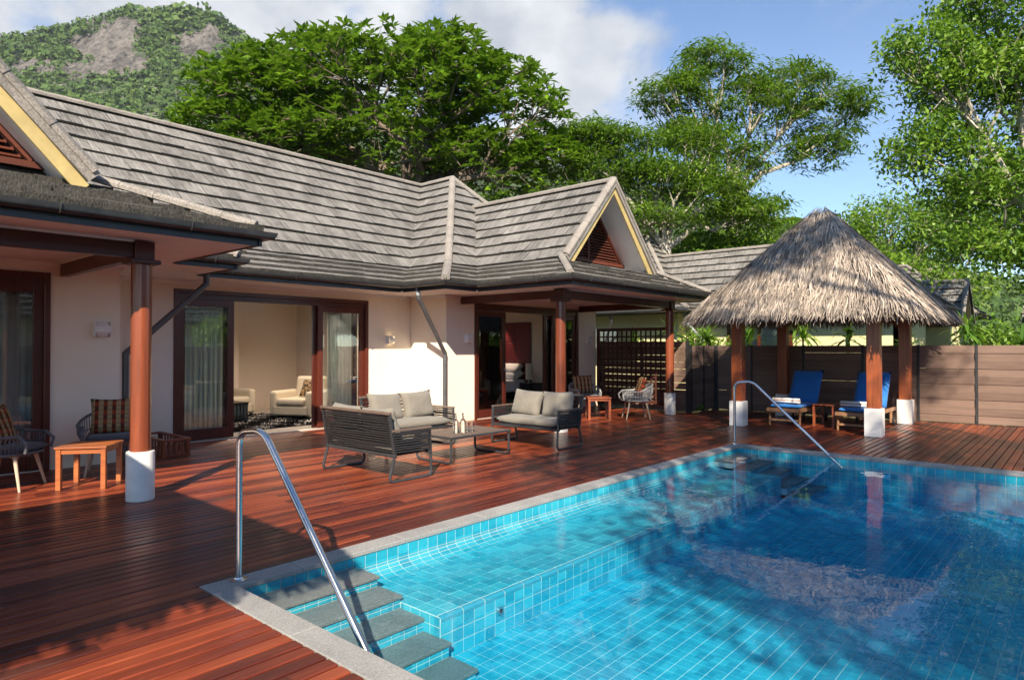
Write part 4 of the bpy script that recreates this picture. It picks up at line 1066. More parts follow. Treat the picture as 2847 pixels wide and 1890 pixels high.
# loungers
def lounger(loc, label, tlabel, seed):
    """foot end at x=0, head towards +x, width .6 along y"""
    t = thing('sun_lounger', label, 'sun lounger', loc, 0, 'teak sun loungers under the gazebo'); hw = .30
    for s in (-1, 1):
        MB().bar((-.03, s * (hw - .02), .30), (1.90, s * (hw - .02), .30), .03, .07).build('side_rail', M['lounger'], t, bevel=.004)
        MB().tube([(.06, s * (hw - .02), .27), (.075, s * (hw - .02), .17), (.055, s * (hw - .02), .06), (.05, s * (hw - .02), .0)], [.027, .023, .022, .024], 4).build('leg', M['lounger'], t)
        MB().bar((1.55, s * (hw - .02), .27), (1.55, s * (hw - .02), .05), .04, .035, (0, 1, 0)).build('leg', M['lounger'], t)
        wh = MB().tube([(1.60, s * (hw + .002), .075), (1.60, s * (hw + .035), .075)], .075, 20).build('wheel', M['rubber'], t, smooth=True)
        MB().tube([(1.60, s * (hw + .0), .075), (1.60, s * (hw + .039), .075)], .028, 14).build('hub', M['lounger'], wh, smooth=True)
    MB().box(.035, .065, -hw + .04, hw - .04, .09, .125).build('stretcher', M['lounger'], t)
    MB().box(-.045, -.01, -hw, hw, .27, .325).build('foot_rail', M['lounger'], t, bevel=.004)
    for i in range(12):
        x = .02 + i * .09; MB().box(x, x + .065, -hw + .035, hw - .035, .318, .334).build('slat', M['lounger'], t)
    a = math.radians(57); ox, oz, L = 1.14, .335, .74
    for s in (-1, 1): MB().bar((ox, s * (hw - .06), oz), (ox + L * math.cos(a), s * (hw - .06), oz + L * math.sin(a)), .03, .045, (0, 1, 0)).build('back_rail', M['lounger'], t)
    for i in range(7):
        d = .06 + i * .1; c = Vector((ox + d * math.cos(a), 0, oz + d * math.sin(a) + .01)); MB().mbox(Matrix.Translation(c) @ Matrix.Rotation(-a, 4, 'Y'), .065, 2 * hw - .1, .014).build('back_slat', M['lounger'], t)
    MB().bar((1.62, 0, .30), (ox + .5 * math.cos(a), 0, oz + .5 * math.sin(a)), .3, .02, (0, 1, 0)).build('back_prop', M['lounger'], t)
    cushion(1.15, .59, .07, 'seat_cushion', M['blue'], t, Matrix.Translation((.56, 0, .372)), .12, 10, seed)
    cushion(.80, .59, .075, 'back_cushion', M['blue'], t, Matrix.Translation((ox + .40 * math.cos(a) - .045 * math.sin(a), 0, oz + .40 * math.sin(a) + .045 * math.cos(a))) @ Matrix.Rotation(-a, 4, 'Y'), .12, 10, seed + 1)
    # rolled towel
    w = MB(); pts = []
    V, F = [], []; n = 44
    for s in (0, 1):
        for i in range(n):
            ph = i / (n - 1) * 2.6 * 2 * PI; r = .022 + .034 * i / (n - 1)
            V.append((r * math.cos(ph), -.25 + .50 * s, r * math.sin(ph) * .92))
    for i in range(n - 1): F.append((i, i + 1, n + i + 1, n + i))
    core = MB().tube([(0, -.248, 0), (0, .248, 0)], .046, 20); b = len(V); V += [tuple(v) for v in core.v]; F += [tuple(i + b for i in f) for f in core.f]
    o = link('rolled_towel', raw_mesh('rolled_towel', V, F, smooth=True), M['towel']); sm = o.modifiers.new('thick', 'SOLIDIFY'); sm.thickness = .009
    o.location = (loc[0] + .23, loc[1] + .02, .408 + .058); o.rotation_euler = (0, 0, math.radians(3 if seed == 1 else -4))
    tag(o, tlabel, 'towel', 'rolled towels on the loungers')
lounger((12.93, 4.44, 0), 'blue cushioned teak sun lounger, left one under the gazebo', 'rolled striped towel on the left sun lounger', 1)
lounger((12.90, 3.20, 0), 'blue cushioned teak sun lounger, right one partly behind a gazebo post', 'rolled striped towel on the right sun lounger', 4)
t = thing('slatted_side_table', 'small reddish slatted table between the two blue sun loungers', 'side table', (13.24, 3.62, 0))
for i in range(7):
    x = .0 + i * .0885; MB().box(x, x + .062, -.02, .40, .405, .422).build('top_slat', M['teak_red'], t, bevel=.002)
for (x, y) in ((.02, .0), (.57, .0), (.02, .345), (.57, .345)): MB().box(x, x + .04, y, y + .04, 0, .404).build('leg', M['teak_red'], t)
for y in (.003, .352): MB().box(.061, .569, y, y + .03, .355, .404).build('apron', M['teak_red'], t); MB().box(.061, .569, y, y + .03, .17, .20).build('shelf_rail', M['teak_red'], t)
# ------------------------------------------------------------------ gazebo
GX, GY = 13.67, 3.94
gz = thing('gazebo', 'thatched gazebo with square wooden posts on white bases over the loungers', 'gazebo', (GX, GY, 0), world=True)
for (x, y) in ((12.43, 2.76), (12.43, 5.11), (14.92, 2.76), (14.90, 5.11)):
    p = MB().box(x - .10, x + .10, y - .10, y + .10, .475, 2.16).build('post', M['gpost'], gz, bevel=.008)
    MB().box(x - .13, x + .13, y - .13, y + .13, .002, .476).build('post_base', M['white'], p, bevel=.006)
for y in (2.76, 5.11): MB().box(12.25, 15.10, y - .05, y + .05, 2.06, 2.22).build('beam', M['beam'], gz)
for x in (12.43, 14.91): MB().box(x - .05, x + .05, 2.58, 5.29, 2.221, 2.36).build('beam', M['beam'], gz)
HS = 1.98; ZE, ZA = 2.03, 4.06
apex = Vector((GX, GY, ZA)); cor = [Vector((GX + a * HS, GY + b * HS, ZE + .10)) for a, b in ((-1, -1), (1, -1), (1, 1), (-1, 1))]
for i in range(4):
    MB().bar((cor[i] * .84 + Vector((GX, GY, 0)) * .16) * Vector((1, 1, 0)).length_squared ** 0 if False else Vector((GX + (cor[i].x - GX) * .80, GY + (cor[i].y - GY) * .80, ZE + .36)), apex - Vector((0, 0, .30)), .06, .09).build('hip_rafter', M['beam'], gz)
    for k in (1, 2, 3):
        a = cor[i].lerp(cor[(i + 1) % 4], k / 4); a = Vector((GX + (a.x - GX) * .88, GY + (a.y - GY) * .88, ZE + .22)); MB().bar(a, a.lerp(apex, .80) - Vector((0, 0, .16)), .045, .06).build('rafter', M['beam'], gz)
core = MB(); ring = []
for i in range(4):
    e0, e1 = cor[i] - Vector((GX, GY, 0)), cor[(i + 1) % 4] - Vector((GX, GY, 0))
    for f in (.10, .5, .90): p = e0.lerp(e1, f) * .955; ring.append(Vector((GX + p.x, GY + p.y, ZE + .07)))
for i in range(12): core.quad(ring[i], ring[(i + 1) % 12], apex - Vector((0, 0, .08)))
core.build('thatch_lining', M['thatch'], gz)
def thatch_mesh(n_rows, per_m, cx, cy, hs, ze, za, rng, hang=.30):
    """overlapping palm strips laid in courses on a square pyramid; corners rounded"""
    V, Q, R = [], [], []
    for row in range(n_rows):
        t = row / (n_rows - 1); half = hs * (1 - t * .945); 
        zc_ = ze + (za - ze) * t + .10 * math.sin(PI * t) * 0
        n = max(14, int(8 * half * per_m * (1.7 if row < 3 else 1)))
        for i in range(n):
            s = (i + rng.random()) / n * 4; sd = int(s) % 4; f = (s % 1) * 2 - 1
            e = [(f, -1), (1, f), (-f, 1), (-1, -f)][sd]
            # round the corners
            k = max(abs(e[0]), abs(e[1])); l = math.hypot(*e); rr = 1.0 if l < 1.25 else 1.0 - (l - 1.25) * .38
            p = Vector((cx + e[0] * half * rr, cy + e[1] * half * rr, zc_ + (rng.random() - .5) * .10 + (1 - rr) * .25))
            out = Vector((e[0], e[1], 0)).normalized() if l > 1.0 else Vector((0, -1, 0)); nrm2 = [(0, -1), (1, 0), (0, 1), (-1, 0)][sd]
            mixo = Vector((nrm2[0], nrm2[1], 0)); w_ = min(1, max(0, (l - 1.05) / .3)); out = (mixo * (1 - w_) + out * w_).normalized()
            slope = Vector((out.x, out.y, -(za - ze) / hs)).normalized()
            up = Vector((out.x * (za - ze) / hs, out.y * (za - ze) / hs, 1)).normalized(); side = out.cross(Vector((0, 0, 1))).normalized()
            L = rng.uniform(.20, .40) * (1.0 if row else .72); wd = rng.uniform(.004, .012); tw = rng.uniform(-.22, .22)
            lift = rng.uniform(.006, .042); dr = slope + side * tw + up * rng.uniform(-.02, .05)
            if row == 0: dr = slope * .45 + Vector((0, 0, -1)) * .75 + side * tw * .6
            dr.normalize()
            a = p + up * (lift + .03) - slope * .12; b = a + dr * L * .55; c = a + dr * L + Vector((0, 0, -1)) * rng.uniform(0, .10) * L + side * rng.uniform(-.05, .05)
            sw = (side * math.cos(tw) + up * rng.uniform(-.7, .7)).normalized() * wd
            b0 = len(V); V += [a - sw * .6, a + sw * .6, b - sw, b + sw, c - sw * .45, c + sw * .45]; Q += [(b0, b0 + 1, b0 + 3, b0 + 2), (b0 + 2, b0 + 3, b0 + 5, b0 + 4)]; r_ = rng.random(); R += [r_, r_]
    return np_mesh('thatch', np.array([tuple(v) for v in V]), np.array(Q), R)
rngt = random.Random(5)
th_ = link('thatch', thatch_mesh(60, 52, GX, GY, HS, ZE + .02, ZA + .02, rngt), M['thatch'], gz, kind='stuff')
top = MB().lathe([(.26, ZA - .20), (.19, ZA - .07), (.11, ZA - .01), (.0, ZA + .01)], 14, (GX, GY, 0)).build('thatch_cap', M['thatch'], gz, smooth=True)
# ------------------------------------------------------------------ fence and lattice
def fence_run(path, label, cuts, height=1.55, rows=10, seed=0, gap=-.002):
    t = thing('board_fence', label, 'fence', (path[0][0], path[0][1], 0), world=True); r = random.Random(seed)
    a, b = Vector((*path[0], 0)), Vector((*path[1], 0)); d = (b - a); L = d.length; d.normalize(); n = Vector((d.y, -d.x, 0))
    st = [0] + [c * L for c in cuts] + [L]
    for i in range(len(st) - 1):
        p, q = a + d * (st[i] + .02), a + d * (st[i + 1] - .02); bh = (height - .03) / rows
        for k in range(rows):
            z0 = .02 + k * bh; g = gap + (r.random() < .12) * r.uniform(.0035, .0065); tl = r.uniform(-.003, .003) if g > .004 else 0
            m = MB(); A = p + Vector((0, 0, z0)); B = q + Vector((0, 0, z0 + tl)); h = bh - g; nn = n * (.020 + (k % 2) * .011 + r.uniform(-.002, .002))
            m.prism([A, B, B + Vector((0, 0, h)), A + Vector((0, 0, h))], nn).build('board', M['fence'], t)
    for i, s_ in enumerate(st):
        p = a + d * s_; w = .045 if 0 < i < len(st) - 1 else .06
        MB().mbox(Matrix.Translation(p + n * .005 + Vector((0, 0, height / 2))) @ Matrix.Rotation(math.atan2(d.y, d.x), 4, 'Z'), w, .075, height + .01).build('post', M['fpost'], t)
    return t
fence_run([(15.40, 6.86), (15.83, -2.0)], 'brown horizontal board fence running behind the gazebo', [.095, .225, .36, .475, .585, .715, .86], seed=3)
fence_run([(14.32, 7.04), (15.35, 6.93)], 'short angled length of brown board fence with a dark corner post', [.52], seed=4)
fence_run([(14.46, 9.6), (14.36, 7.12)], 'brown board fence seen through the lattice screen', [.5], height=1.66, rows=10, seed=5, gap=.007)
t = thing('lattice_screen', 'dark wooden lattice screen between the bedroom wall and the far porch post', 'screen', (14.24, 9.58, 0), world=True)
ly0, ly1, lz0, lz1, X0 = 7.55, 9.585, .14, 1.985, 14.22
MB().box(X0, X0 + .05, ly0, ly1, lz1 - .075, lz1).box(X0, X0 + .05, ly0, ly1, lz0, lz0 + .07).box(X0, X0 + .05, ly1 - .075, ly1, lz0 + .07, lz1 - .075).box(X0, X0 + .05, ly0, ly0 + .07, lz0 + .07, lz1 - .075).build('frame', M['lattice'], t)
for y in (ly0 + .05, ly1 - .05): MB().box(X0, X0 + .05, y - .03, y + .03, 0, lz0 - .001).build('foot', M['lattice'], t)
n = 14
for i in range(1, n):
    y = ly0 + .07 + (ly1 - ly0 - .145) * i / n; MB().box(X0 + .008, X0 + .022, y - .021, y + .021, lz0 + .07, lz1 - .075).build('slat', M['lattice'], t)
n = 12
for i in range(1, n):
    z = lz0 + .07 + (lz1 - lz0 - .145) * i / n; MB().box(X0 + .023, X0 + .037, ly0 + .07, ly1 - .075, z - .019, z + .019).build('slat', M['lattice'], t)
# ------------------------------------------------------------------ furniture inside the rooms
def armchair(loc, rz, label, cush=True):
    t = thing('armchair', label, 'armchair', loc, rz, 'cream armchairs in the living room')
    MB().box(-.45, .42, -.46, .46, .10, .30).build('seat_base', M['cream'], t, bevel=.03)
    for s in (-1, 1): MB().box(-.44, .42, s * .34, s * .50, .08, .60).build('arm', M['cream'], t, bevel=.05)
    MB().mbox(Matrix.Translation((-.38, 0, .55)) @ Matrix.Rotation(-.12, 4, 'Y'), .2, .72, .66).build('backrest', M['cream'], t, bevel=.06)
    MB().box(-.30, .44, -.335, .335, .301, .45).build('seat_cushion', M['cream'], t, bevel=.05)
    for (x, y) in ((-.4, -.42), (-.4, .42), (.36, -.42), (.36, .42)): MB().box(x - .025, x + .025, y - .025, y + .025, .004, .1).build('foot', M['black'], t)
    return t
armchair((7.55, 12.55, 0), math.radians(205), 'cream armchair with a checked cushion inside the living room, right one')
o = cushion(.40, .40, .13, 'scatter_cushion', M['checked'], None, Matrix(), .8, 8, 9)
o.matrix_world = Matrix.Translation((7.70, 12.50, .64)) @ Matrix.Rotation(math.radians(205), 4, 'Z') @ Matrix.Rotation(math.radians(62), 4, 'Y'); tag(o, 'brown checked cushion on the cream armchair indoors', 'cushion')
armchair((6.55, 14.0, 0), math.radians(-75), 'cream armchair behind the black coffee table indoors')
t = thing('indoor_coffee_table', 'black slatted coffee table standing on the shaggy rug indoors', 'table', (5.95, 12.75, 0))
MB().box(-.35, .35, -.35, .35, .38, .43).build('table_top', M['black'], t, bevel=.005)
for s in (-1, 1):
    for k in range(5): MB().box(s * .33 - .015, s * .33 + .015, -.33 + k * .14, -.25 + k * .14, .005, .379).build('leg_slat', M['black'], t)
def rug_mesh(x0, x1, y0, y1, n, rng):
    V, Q, R = [], [], []
    for i in range(n):
        x, y = rng.uniform(x0, x1), rng.uniform(y0, y1); a = rng.uniform(0, 2 * PI); L = rng.uniform(.03, .06); dx, dy = math.cos(a), math.sin(a); w = .006; b = len(V)
        V += [(x - dy * w, y + dx * w, .012), (x + dy * w, y - dx * w, .012), (x + dy * w + dx * L, y - dx * w + dy * L, .012 + L * .7), (x - dy * w + dx * L, y + dx * w + dy * L, .012 + L * .7)]; Q.append((b, b + 1, b + 2, b + 3))
        R.append(.9 if (math.sin(x * 9) * math.sin(y * 7 + x * 2) + rng.uniform(-.6, .6)) > .45 else .2)
    return np_mesh('pile', np.array(V), np.array(Q), R)
t = thing('rug', 'shaggy black and white rug on the living room floor', 'rug', (6.3, 12.5, 0), world=True)
MB().box(5.1, 7.7, 11.35, 13.9, .005, .012).build('rug_backing', M['black'], t)
link('pile', rug_mesh(5.1, 7.7, 11.35, 13.9, 14000, random.Random(3)), M['rug'], t, kind='stuff')
# bedroom
t = thing('bed', 'bed with white linen and plump pillows in the bedroom', 'bed', (12.95, 12.6, 0), world=True)
MB().box(11.95, 14.0, 11.75, 13.6, .10, .30).build('bed_base', M['black'], t)
MB().box(11.97, 13.99, 11.76, 13.59, .301, .62).build('mattress', M['linen'], t, bevel=.07)
for k, y in enumerate((12.12, 12.6, 13.1)):
    cushion(.5, .72, .22, 'pillow', M['linen'], t, Matrix.Translation((13.72, y, .74 + .02 * k)) @ Matrix.Rotation(-.25, 4, 'Y'), .8, 8, k)
    cushion(.5, .70, .20, 'pillow', M['linen'], t, Matrix.Translation((13.78, y + .05, .90)) @ Matrix.Rotation(-.45, 4, 'Y'), .8, 8, k + 5)
t = thing('headboard_wall_panel', 'dark red upholstered wall panel above the bed', 'wall panel', (14.0, 12.6, 0), world=True)
for i in range(5):
    for j in range(3): MB().box(13.985, 14.018, 11.62 + i * .55 + .004, 11.62 + (i + 1) * .55 - .004, .55 + j * .545 + .004, .55 + (j + 1) * .545 - .004).build('panel', M['red_panel'], t, bevel=.012)
MB().box(14.0, 14.019, 11.6, 14.4, .0, 2.2).build('backing', M['black'], t)
sp = bpy.data.lights.new('spot', 'SPOT'); sp.energy = 60; sp.spot_size = math.radians(50); sp.color = (1, .72, .5); sp.shadow_soft_size = .03
spo = bpy.data.objects.new('panel_downlight', sp); COL.objects.link(spo); spo.location = (13.80, 12.55, 2.57); spo.rotation_euler = (0, math.radians(8), 0); tag(spo, 'small ceiling downlight above the red panel', 'downlight')
def downlight(x, y, e, lab):  # added fill lamps that brighten the living room; no such fixture known there
    t = thing('added_fill_light', lab, 'downlight', (x, y, 2.57), 0, 'added fill lights in the living room'); MB().lathe([(.05, .0), (.05, .03), (.035, .03), (.03, .0)], 16).build('housing', M['white'], t, smooth=True)
    d = bpy.data.lights.new('downlight', 'SPOT'); d.energy = e; d.spot_size = math.radians(150); d.spot_blend = .8; d.color = (1, .80, .62); d.shadow_soft_size = .05
    o = bpy.data.objects.new('bulb', d); COL.objects.link(o); o.parent = t; o.location = (0, 0, -.02)
downlight(6.6, 11.9, 95, 'added fill light in the living room near the door'); downlight(7.9, 12.15, 80, 'added fill light in the living room above the armchair')
t = thing('bedside_table', 'black bedside table between bed and wall in the bedroom', 'bedside table', (13.72, 11.35, 0))
MB().box(-.25, .25, -.22, .22, .12, .55).build('cabinet', M['black'], t, bevel=.006)
for (x, y) in ((-.2, -.18), (.2, -.18), (-.2, .18), (.2, .18)): MB().box(x - .02, x + .02, y - .02, y + .02, .005, .12).build('leg', M['black'], t)
MB().box(-.2, .2, -.228, -.221, .34, .50).build('drawer', M['frame'], t)
t = thing('bedside_lamp', 'cream cylinder lamp on the black bedside table', 'lamp', (13.60, 11.35, .55))
MB().lathe([(.05, .0), (.05, .015), (.012, .02), (.012, .10)], 16).build('lamp_base', M['steel'], t, smooth=True)
MB().lathe([(.085, .09), (.085, .52), (.082, .52), (.082, .09)], 24).build('lamp_shade', M['shade'], t, smooth=True)
t = thing('ottoman', 'low tan ottoman at the foot of the bed', 'ottoman', (11.6, 11.2, 0))
MB().box(-.3, .3, -.35, .35, .12, .42).build('seat', M['cream'], t, bevel=.05)
for (x, y) in ((-.25, -.3), (.25, -.3), (-.25, .3), (.25, .3)): MB().box(x - .02, x + .02, y - .02, y + .02, .005, .12).build('leg', M['black'], t)
# ------------------------------------------------------------------ neighbouring villas
def simple_villa(label, base, slopes, caps, walls, eaves, wmat, nsel, seed):
    t = thing('neighbour_villa', label, 'house', base, world=True); st = []; sh = MB(); cp = []
    for i, (A, B, C, D, vis) in enumerate(slopes):
        A, B, C, D = map(Vector, (A, B, C, D)); n_ = (B - A).cross(D - A).normalized(); ps = [A, B, C, D] if (C - D).length > 1e-3 else [A, B, C]
        sh.prism([p - n_ * .008 for p in ps], -n_ * .05)
        if vis: roof_tiles(A, B, C, D, seed=seed + i, store=st)
    rf = sh.build('roof', M['cap'], t); emit_tiles(st, rf, nsel, M['roof'])
    for (a, b) in caps: cap_line(cp, a, b)
    emit_caps(cp, rf, 60)
    w = MB()
    for b in walls: w.box(*b)
    w.build('wall', wmat, t)
    for (a, b) in eaves:
        g = MB().tube([a, b], .065, 10).build('gutter', M['gutter'], t, smooth=True)
    return t
E0 = 2.70
n1 = simple_villa('pale yellow neighbouring villa with grey shingle roof behind the lattice screen', (21.5, 11, 0),
    [((19.35, 17, E0), (19.35, 3.0, E0), (20.2, 3.85, E0 + .36), (20.2, 17, E0 + .36), True), ((20.2, 17, E0 + .36), (20.2, 3.85, E0 + .36), (21.85, 5.5, E0 + 2.08), (21.85, 17, E0 + 2.08), True),
     ((18.7, 17, E0), (18.7, 9.3, E0), (19.6, 10.2, E0 + .40), (19.6, 17, E0 + .40), True), ((19.6, 17, E0 + .40), (19.6, 10.2, E0 + .40), (22.1, 12.7, E0 + 3.0), (22.1, 17, E0 + 3.0), True),
     ((18.7, 9.3, E0), (25.5, 9.3, E0), (24.6, 10.2, E0 + .40), (19.6, 10.2, E0 + .40), True), ((19.6, 10.2, E0 + .40), (24.6, 10.2, E0 + .40), (22.1, 12.7, E0 + 3.0), (22.1, 12.7, E0 + 3.0), True),
     ((19.35, 3.0, E0), (24.35, 3.0, E0), (23.5, 3.85, E0 + .36), (20.2, 3.85, E0 + .36), False), ((20.2, 3.85, E0 + .36), (23.5, 3.85, E0 + .36), (21.85, 5.5, E0 + 2.08), (21.85, 5.5, E0 + 2.08), True),
     ((24.35, 3, E0), (24.35, 17, E0), (21.85, 17, E0 + 2.08), (21.85, 5.5, E0 + 2.08), False)],
    [((21.85, 5.5, E0 + 2.13), (21.85, 12.0, E0 + 2.13)), ((18.7, 9.3, E0 + .05), (19.6, 10.2, E0 + .45)), ((19.6, 10.2, E0 + .45), (22.1, 12.7, E0 + 3.05)), ((24.6, 10.2, E0 + .45), (22.1, 12.7, E0 + 3.05)), ((22.1, 12.7, E0 + 3.05), (22.1, 17, E0 + 3.05)), ((20.2, 3.9, E0 + .4), (21.85, 5.5, E0 + 2.13))],
    [(20.1, 20.3, 3.8, 17, 0, E0 - .1), (19.5, 19.7, 10.0, 17, 0, E0 - .1), (20.1, 23.5, 3.8, 4.0, 0, E0 - .1), (19.7, 20.1, 10.0, 10.2, 0, E0 - .1)],
    [((19.28, 10.3, E0 - .03), (19.28, 3.0, E0 - .03)), ((18.63, 17, E0 - .03), (18.63, 9.25, E0 - .03))], M['wall_y'], 90, 70)
for (pts, m) in (([(18.75, 12.1, E0 - .08), (18.85, 12.1, 2.40), (19.4, 12.75, 1.55), (19.4, 12.75, 0)], M['pipe']), ([(19.35, 9.7, E0 - .06), (19.4, 9.7, 2.35), (19.95, 9.25, 1.6), (19.95, 9.25, 0)], M['pipe_pale'])):
    for i in range(3): MB().tube([pts[i], pts[i + 1]], .045, 10).build('downpipe', m, n1, smooth=True)
MB().box(19.45, 19.495, 11.6, 14.0, .9, 2.15).build('window', M['glass'], n1)
def openings(t, x, specs):
    for (kind, y0, y1, z0, z1) in specs:
        if kind == 'door':
            f = MB().box(x - .06, x - .002, y0, y0 + .1, z0, z1).box(x - .06, x - .002, y1 - .1, y1, z0, z1).box(x - .06, x - .002, y0 + .1, y1 - .1, z1 - .1, z1).box(x - .05, x - .002, (y0 + y1) / 2 - .05, (y0 + y1) / 2 + .05, z0, z1 - .1).build('door', M['door'], t)
            MB().box(x - .03, x - .02, y0 + .1, y1 - .1, z0, z1 - .1).build('pane', M['glass'], f); MB().box(x - .018, x - .003, y0 + .1, y1 - .1, z0, z1 - .1).build('curtain_lining', M['curtain'], f)
        else:
            l = MB().box(x - .05, x - .005, y0, y1, z1 - .07, z1).box(x - .05, x - .005, y0, y0 + .07, z0, z1 - .07).box(x - .05, x - .005, y1 - .07, y1, z0, z1 - .07).build('lattice', M['lattice'], t); k = y0 + .17
            while k < y1 - .1: MB().box(x - .04, x - .03, k - .022, k + .022, z0, z1 - .07).build('slat', M['lattice'], l); k += .17
            k = z1 - .2
            while k > z0: MB().box(x - .029, x - .019, y0 + .07, y1 - .07, k - .022, k + .022).build('slat', M['lattice'], l); k -= .17
openings(n1, 20.1, [('door', 6.6, 8.6, .02, 2.25)])
n2 = simple_villa('distant yellow villa with brown doors and lattice panels seen under the gazebo roof', (32.5, 7, 0),
    [((30.0, 16, 2.75), (30.0, 3.2, 2.75), (32.8, 6, 5.0), (32.8, 16, 5.0), True), ((30.0, 3.2, 2.75), (35.6, 3.2, 2.75), (32.8, 6, 5.0), (32.8, 6, 5.0), True), ((35.6, 3.2, 2.75), (35.6, 16, 2.75), (32.8, 16, 5.0), (32.8, 6, 5.0), False)],
    [((30.0, 3.2, 2.8), (32.8, 6, 5.05)), ((32.8, 6, 5.05), (32.8, 16, 5.05))], [(30.9, 31.1, 4.2, 16, 0, 2.65), (31.1, 34.7, 4.2, 4.4, 0, 2.65)], [((29.95, 16, 2.72), (29.95, 3.2, 2.72))], M['wall_y'], 0, 80)
openings(n2, 30.9, [('door', 7.0, 8.5, .02, 2.2), ('lattice', 4.9, 6.6, .3, 1.95), ('lattice', 9.3, 11.2, .3, 2.0), ('door', 12.2, 13.4, .02, 2.2)])
for y in (6.75, 4.4, 8.9): MB().box(30.2, 30.34, y - .07, y + .07, 0, 2.66).build('porch_post', M['beam'], n2)
n3 = simple_villa('far villa with grey shingle roof at the right edge of the photo', (33, 0, 0),
    [((30.6, 1.9, 2.5), (30.6, -9, 2.5), (33.0, -6.5, 4.4), (33.0, 1.9, 4.4), True), ((33.0, 1.9, 4.4), (35.4, -9, 2.5), (35.4, 1.9, 2.5), (35.4, 1.9, 2.5), False)],
    [((33.0, 1.9, 4.45), (33.0, -6.5, 4.45))], [(31.4, 31.6, -8, 1.5, 0, 2.4)], [((30.55, 1.9, 2.47), (30.55, -9, 2.47))], M['wall_y'], 0, 90)
openings(n3, 31.4, [('door', -.6, .9, .02, 2.1), ('lattice', -4, -1.5, .3, 1.9)])
n4 = simple_villa('grey shingle gable roof showing between gazebo thatch and right hand trees', (26.7, 4.1, 0),
    [((24.8, 5.2, 2.25), (24.8, 3.05, 2.25), (26.2, 3.05, 3.65), (26.2, 5.2, 3.65), True), ((27.6, 3.05, 2.25), (27.6, 5.2, 2.25), (26.2, 5.2, 3.65), (26.2, 3.05, 3.65), True)],
    [((26.2, 3, 3.7), (26.2, 5.2, 3.7)), ((24.8, 3.05, 2.3), (26.2, 3.05, 3.7)), ((27.6, 3.05, 2.3), (26.2, 3.05, 3.7))], [(25.3, 25.45, 3.4, 5.1, 0, 2.2), (25.45, 27.2, 3.4, 3.55, 0, 2.3)], [((24.75, 5.2, 2.22), (24.75, 3.05, 2.22))], M['wall_y'], 0, 95)
# ------------------------------------------------------------------ leaves and plants
def leaves_np(P, D, N, L, W, rnd, droop=.0):
    """one folded quad per leaf: P base, D direction, N normal-ish, L length, W width"""
    D = D / np.linalg.norm(D, axis=1, keepdims=True); S = np.cross(D, N); S /= (np.linalg.norm(S, axis=1, keepdims=True) + 1e-9); U = np.cross(S, D)
    L = L[:, None]; W = W[:, None]
    a = P; b = P + D * L * .48 + S * W * .5 + U * W * .16; c = P + D * L - U * L * droop; d = P + D * L * .48 - S * W * .5 + U * W * .16
    n = len(P); V = np.stack([a, b, c, d], 1).reshape(-1, 3); Q = np.arange(n * 4).reshape(n, 4)
    return V, Q, rnd
def rand_dirs(n):
    v = RNG.normal(size=(n, 3)); return v / np.linalg.norm(v, axis=1, keepdims=True)
def strap_plant(x, y, h, n, L, label, seed, wide=.045, stemless=False):
    r = random.Random(seed); t = thing('strap_leaf_plant', label, 'plant', (x, y, -.7), 0, 'strap leaf plants behind the fence'); V, Q, R = [], [], []
    z0 = h + .92; L *= 1.12
    for i in range(n):
        a = r.uniform(0, 2 * PI); el = r.uniform(-.1, 1.35); l = L * r.uniform(.7, 1.1); p = Vector((0, 0, z0 - r.uniform(0, .25))); d = Vector((math.cos(a) * math.cos(el), math.sin(a) * math.cos(el), math.sin(el))); s = d.cross(Vector((0, 0, 1))).normalized(); w = wide * r.uniform(.7, 1.1); b = len(V)
        for k in range(5):
            u = k / 4; q = p + d * l * u + Vector((0, 0, -1)) * (l * .55 * u * u * (1.1 - math.sin(el) * .6)); ww = w * (.55 + .9 * u * (1 - u) * 2) * (1 - u ** 3 * .9); V += [q - s * ww, q + s * ww]
        for k in range(4): Q.append((b + 2 * k, b + 2 * k + 1, b + 2 * k + 3, b + 2 * k + 2)); R.append(0)
        R[-4:] = [r.random()] * 4
    link('foliage', np_mesh('foliage', np.array([tuple(v) for v in V]), np.array(Q), R, True), M['leaf_strap'], t)
    MB().tube([(0, 0, .0), (.02, .01, z0 * .5), (0, 0, z0)], [.035, .028, .02], 7).build('stem', M['bark'], t, smooth=True)
PL = [(15.25, 8.05, 1.75, 34, .60), (15.9, 7.35, 1.62, 44, .55), (16.6, 6.55, 1.60, 52, .62), (17.0, 5.35, 1.66, 40, .55), (16.5, 4.2, 1.65, 46, .50), (17.4, 3.2, 1.4, 36, .5), (18.2, 2.15, 1.82, 44, .60), (17.6, 1.1, 1.45, 30, .5), (16.9, .45, 1.80, 40, .55), (17.5, -.3, 1.70, 44, .6), (15.5, 9.2, 1.55, 40, .6), (18.2, 5.9, 1.9, 40, .6)]
WH = ['tallest, beside the far porch post', 'bright green, left of the gazebo', 'spiky, at the gazebo left post', 'between the two left gazebo posts', 'spiky one behind the gazebo back post', 'in the middle under the gazebo', 'right of the gazebo right posts', 'low one right of the gazebo', 'yellow green one near the right edge', 'at the right edge of the photo', 'behind the lattice screen', 'behind the left gazebo post, farther back']
for i, (x, y, h, n, L) in enumerate(PL): strap_plant(x, y, h, n, L, 'strap leaved plant behind the fence, ' + WH[i], i + 3)
# weed at the fence foot
V, Q, R = leaves_np(np.c_[RNG.uniform(14.4, 14.75, 60), RNG.uniform(6.86, 6.93, 60), RNG.uniform(.02, .12, 60)], rand_dirs(60) * [1, 1, .6] + [0, -.3, .6], rand_dirs(60), RNG.uniform(.04, .09, 60), RNG.uniform(.03, .05, 60), RNG.random(60))
tag(link('weed', np_mesh('weed', V, Q, R), M['leaf_small']), 'small green weed growing at the foot of the short angled fence', 'weed')
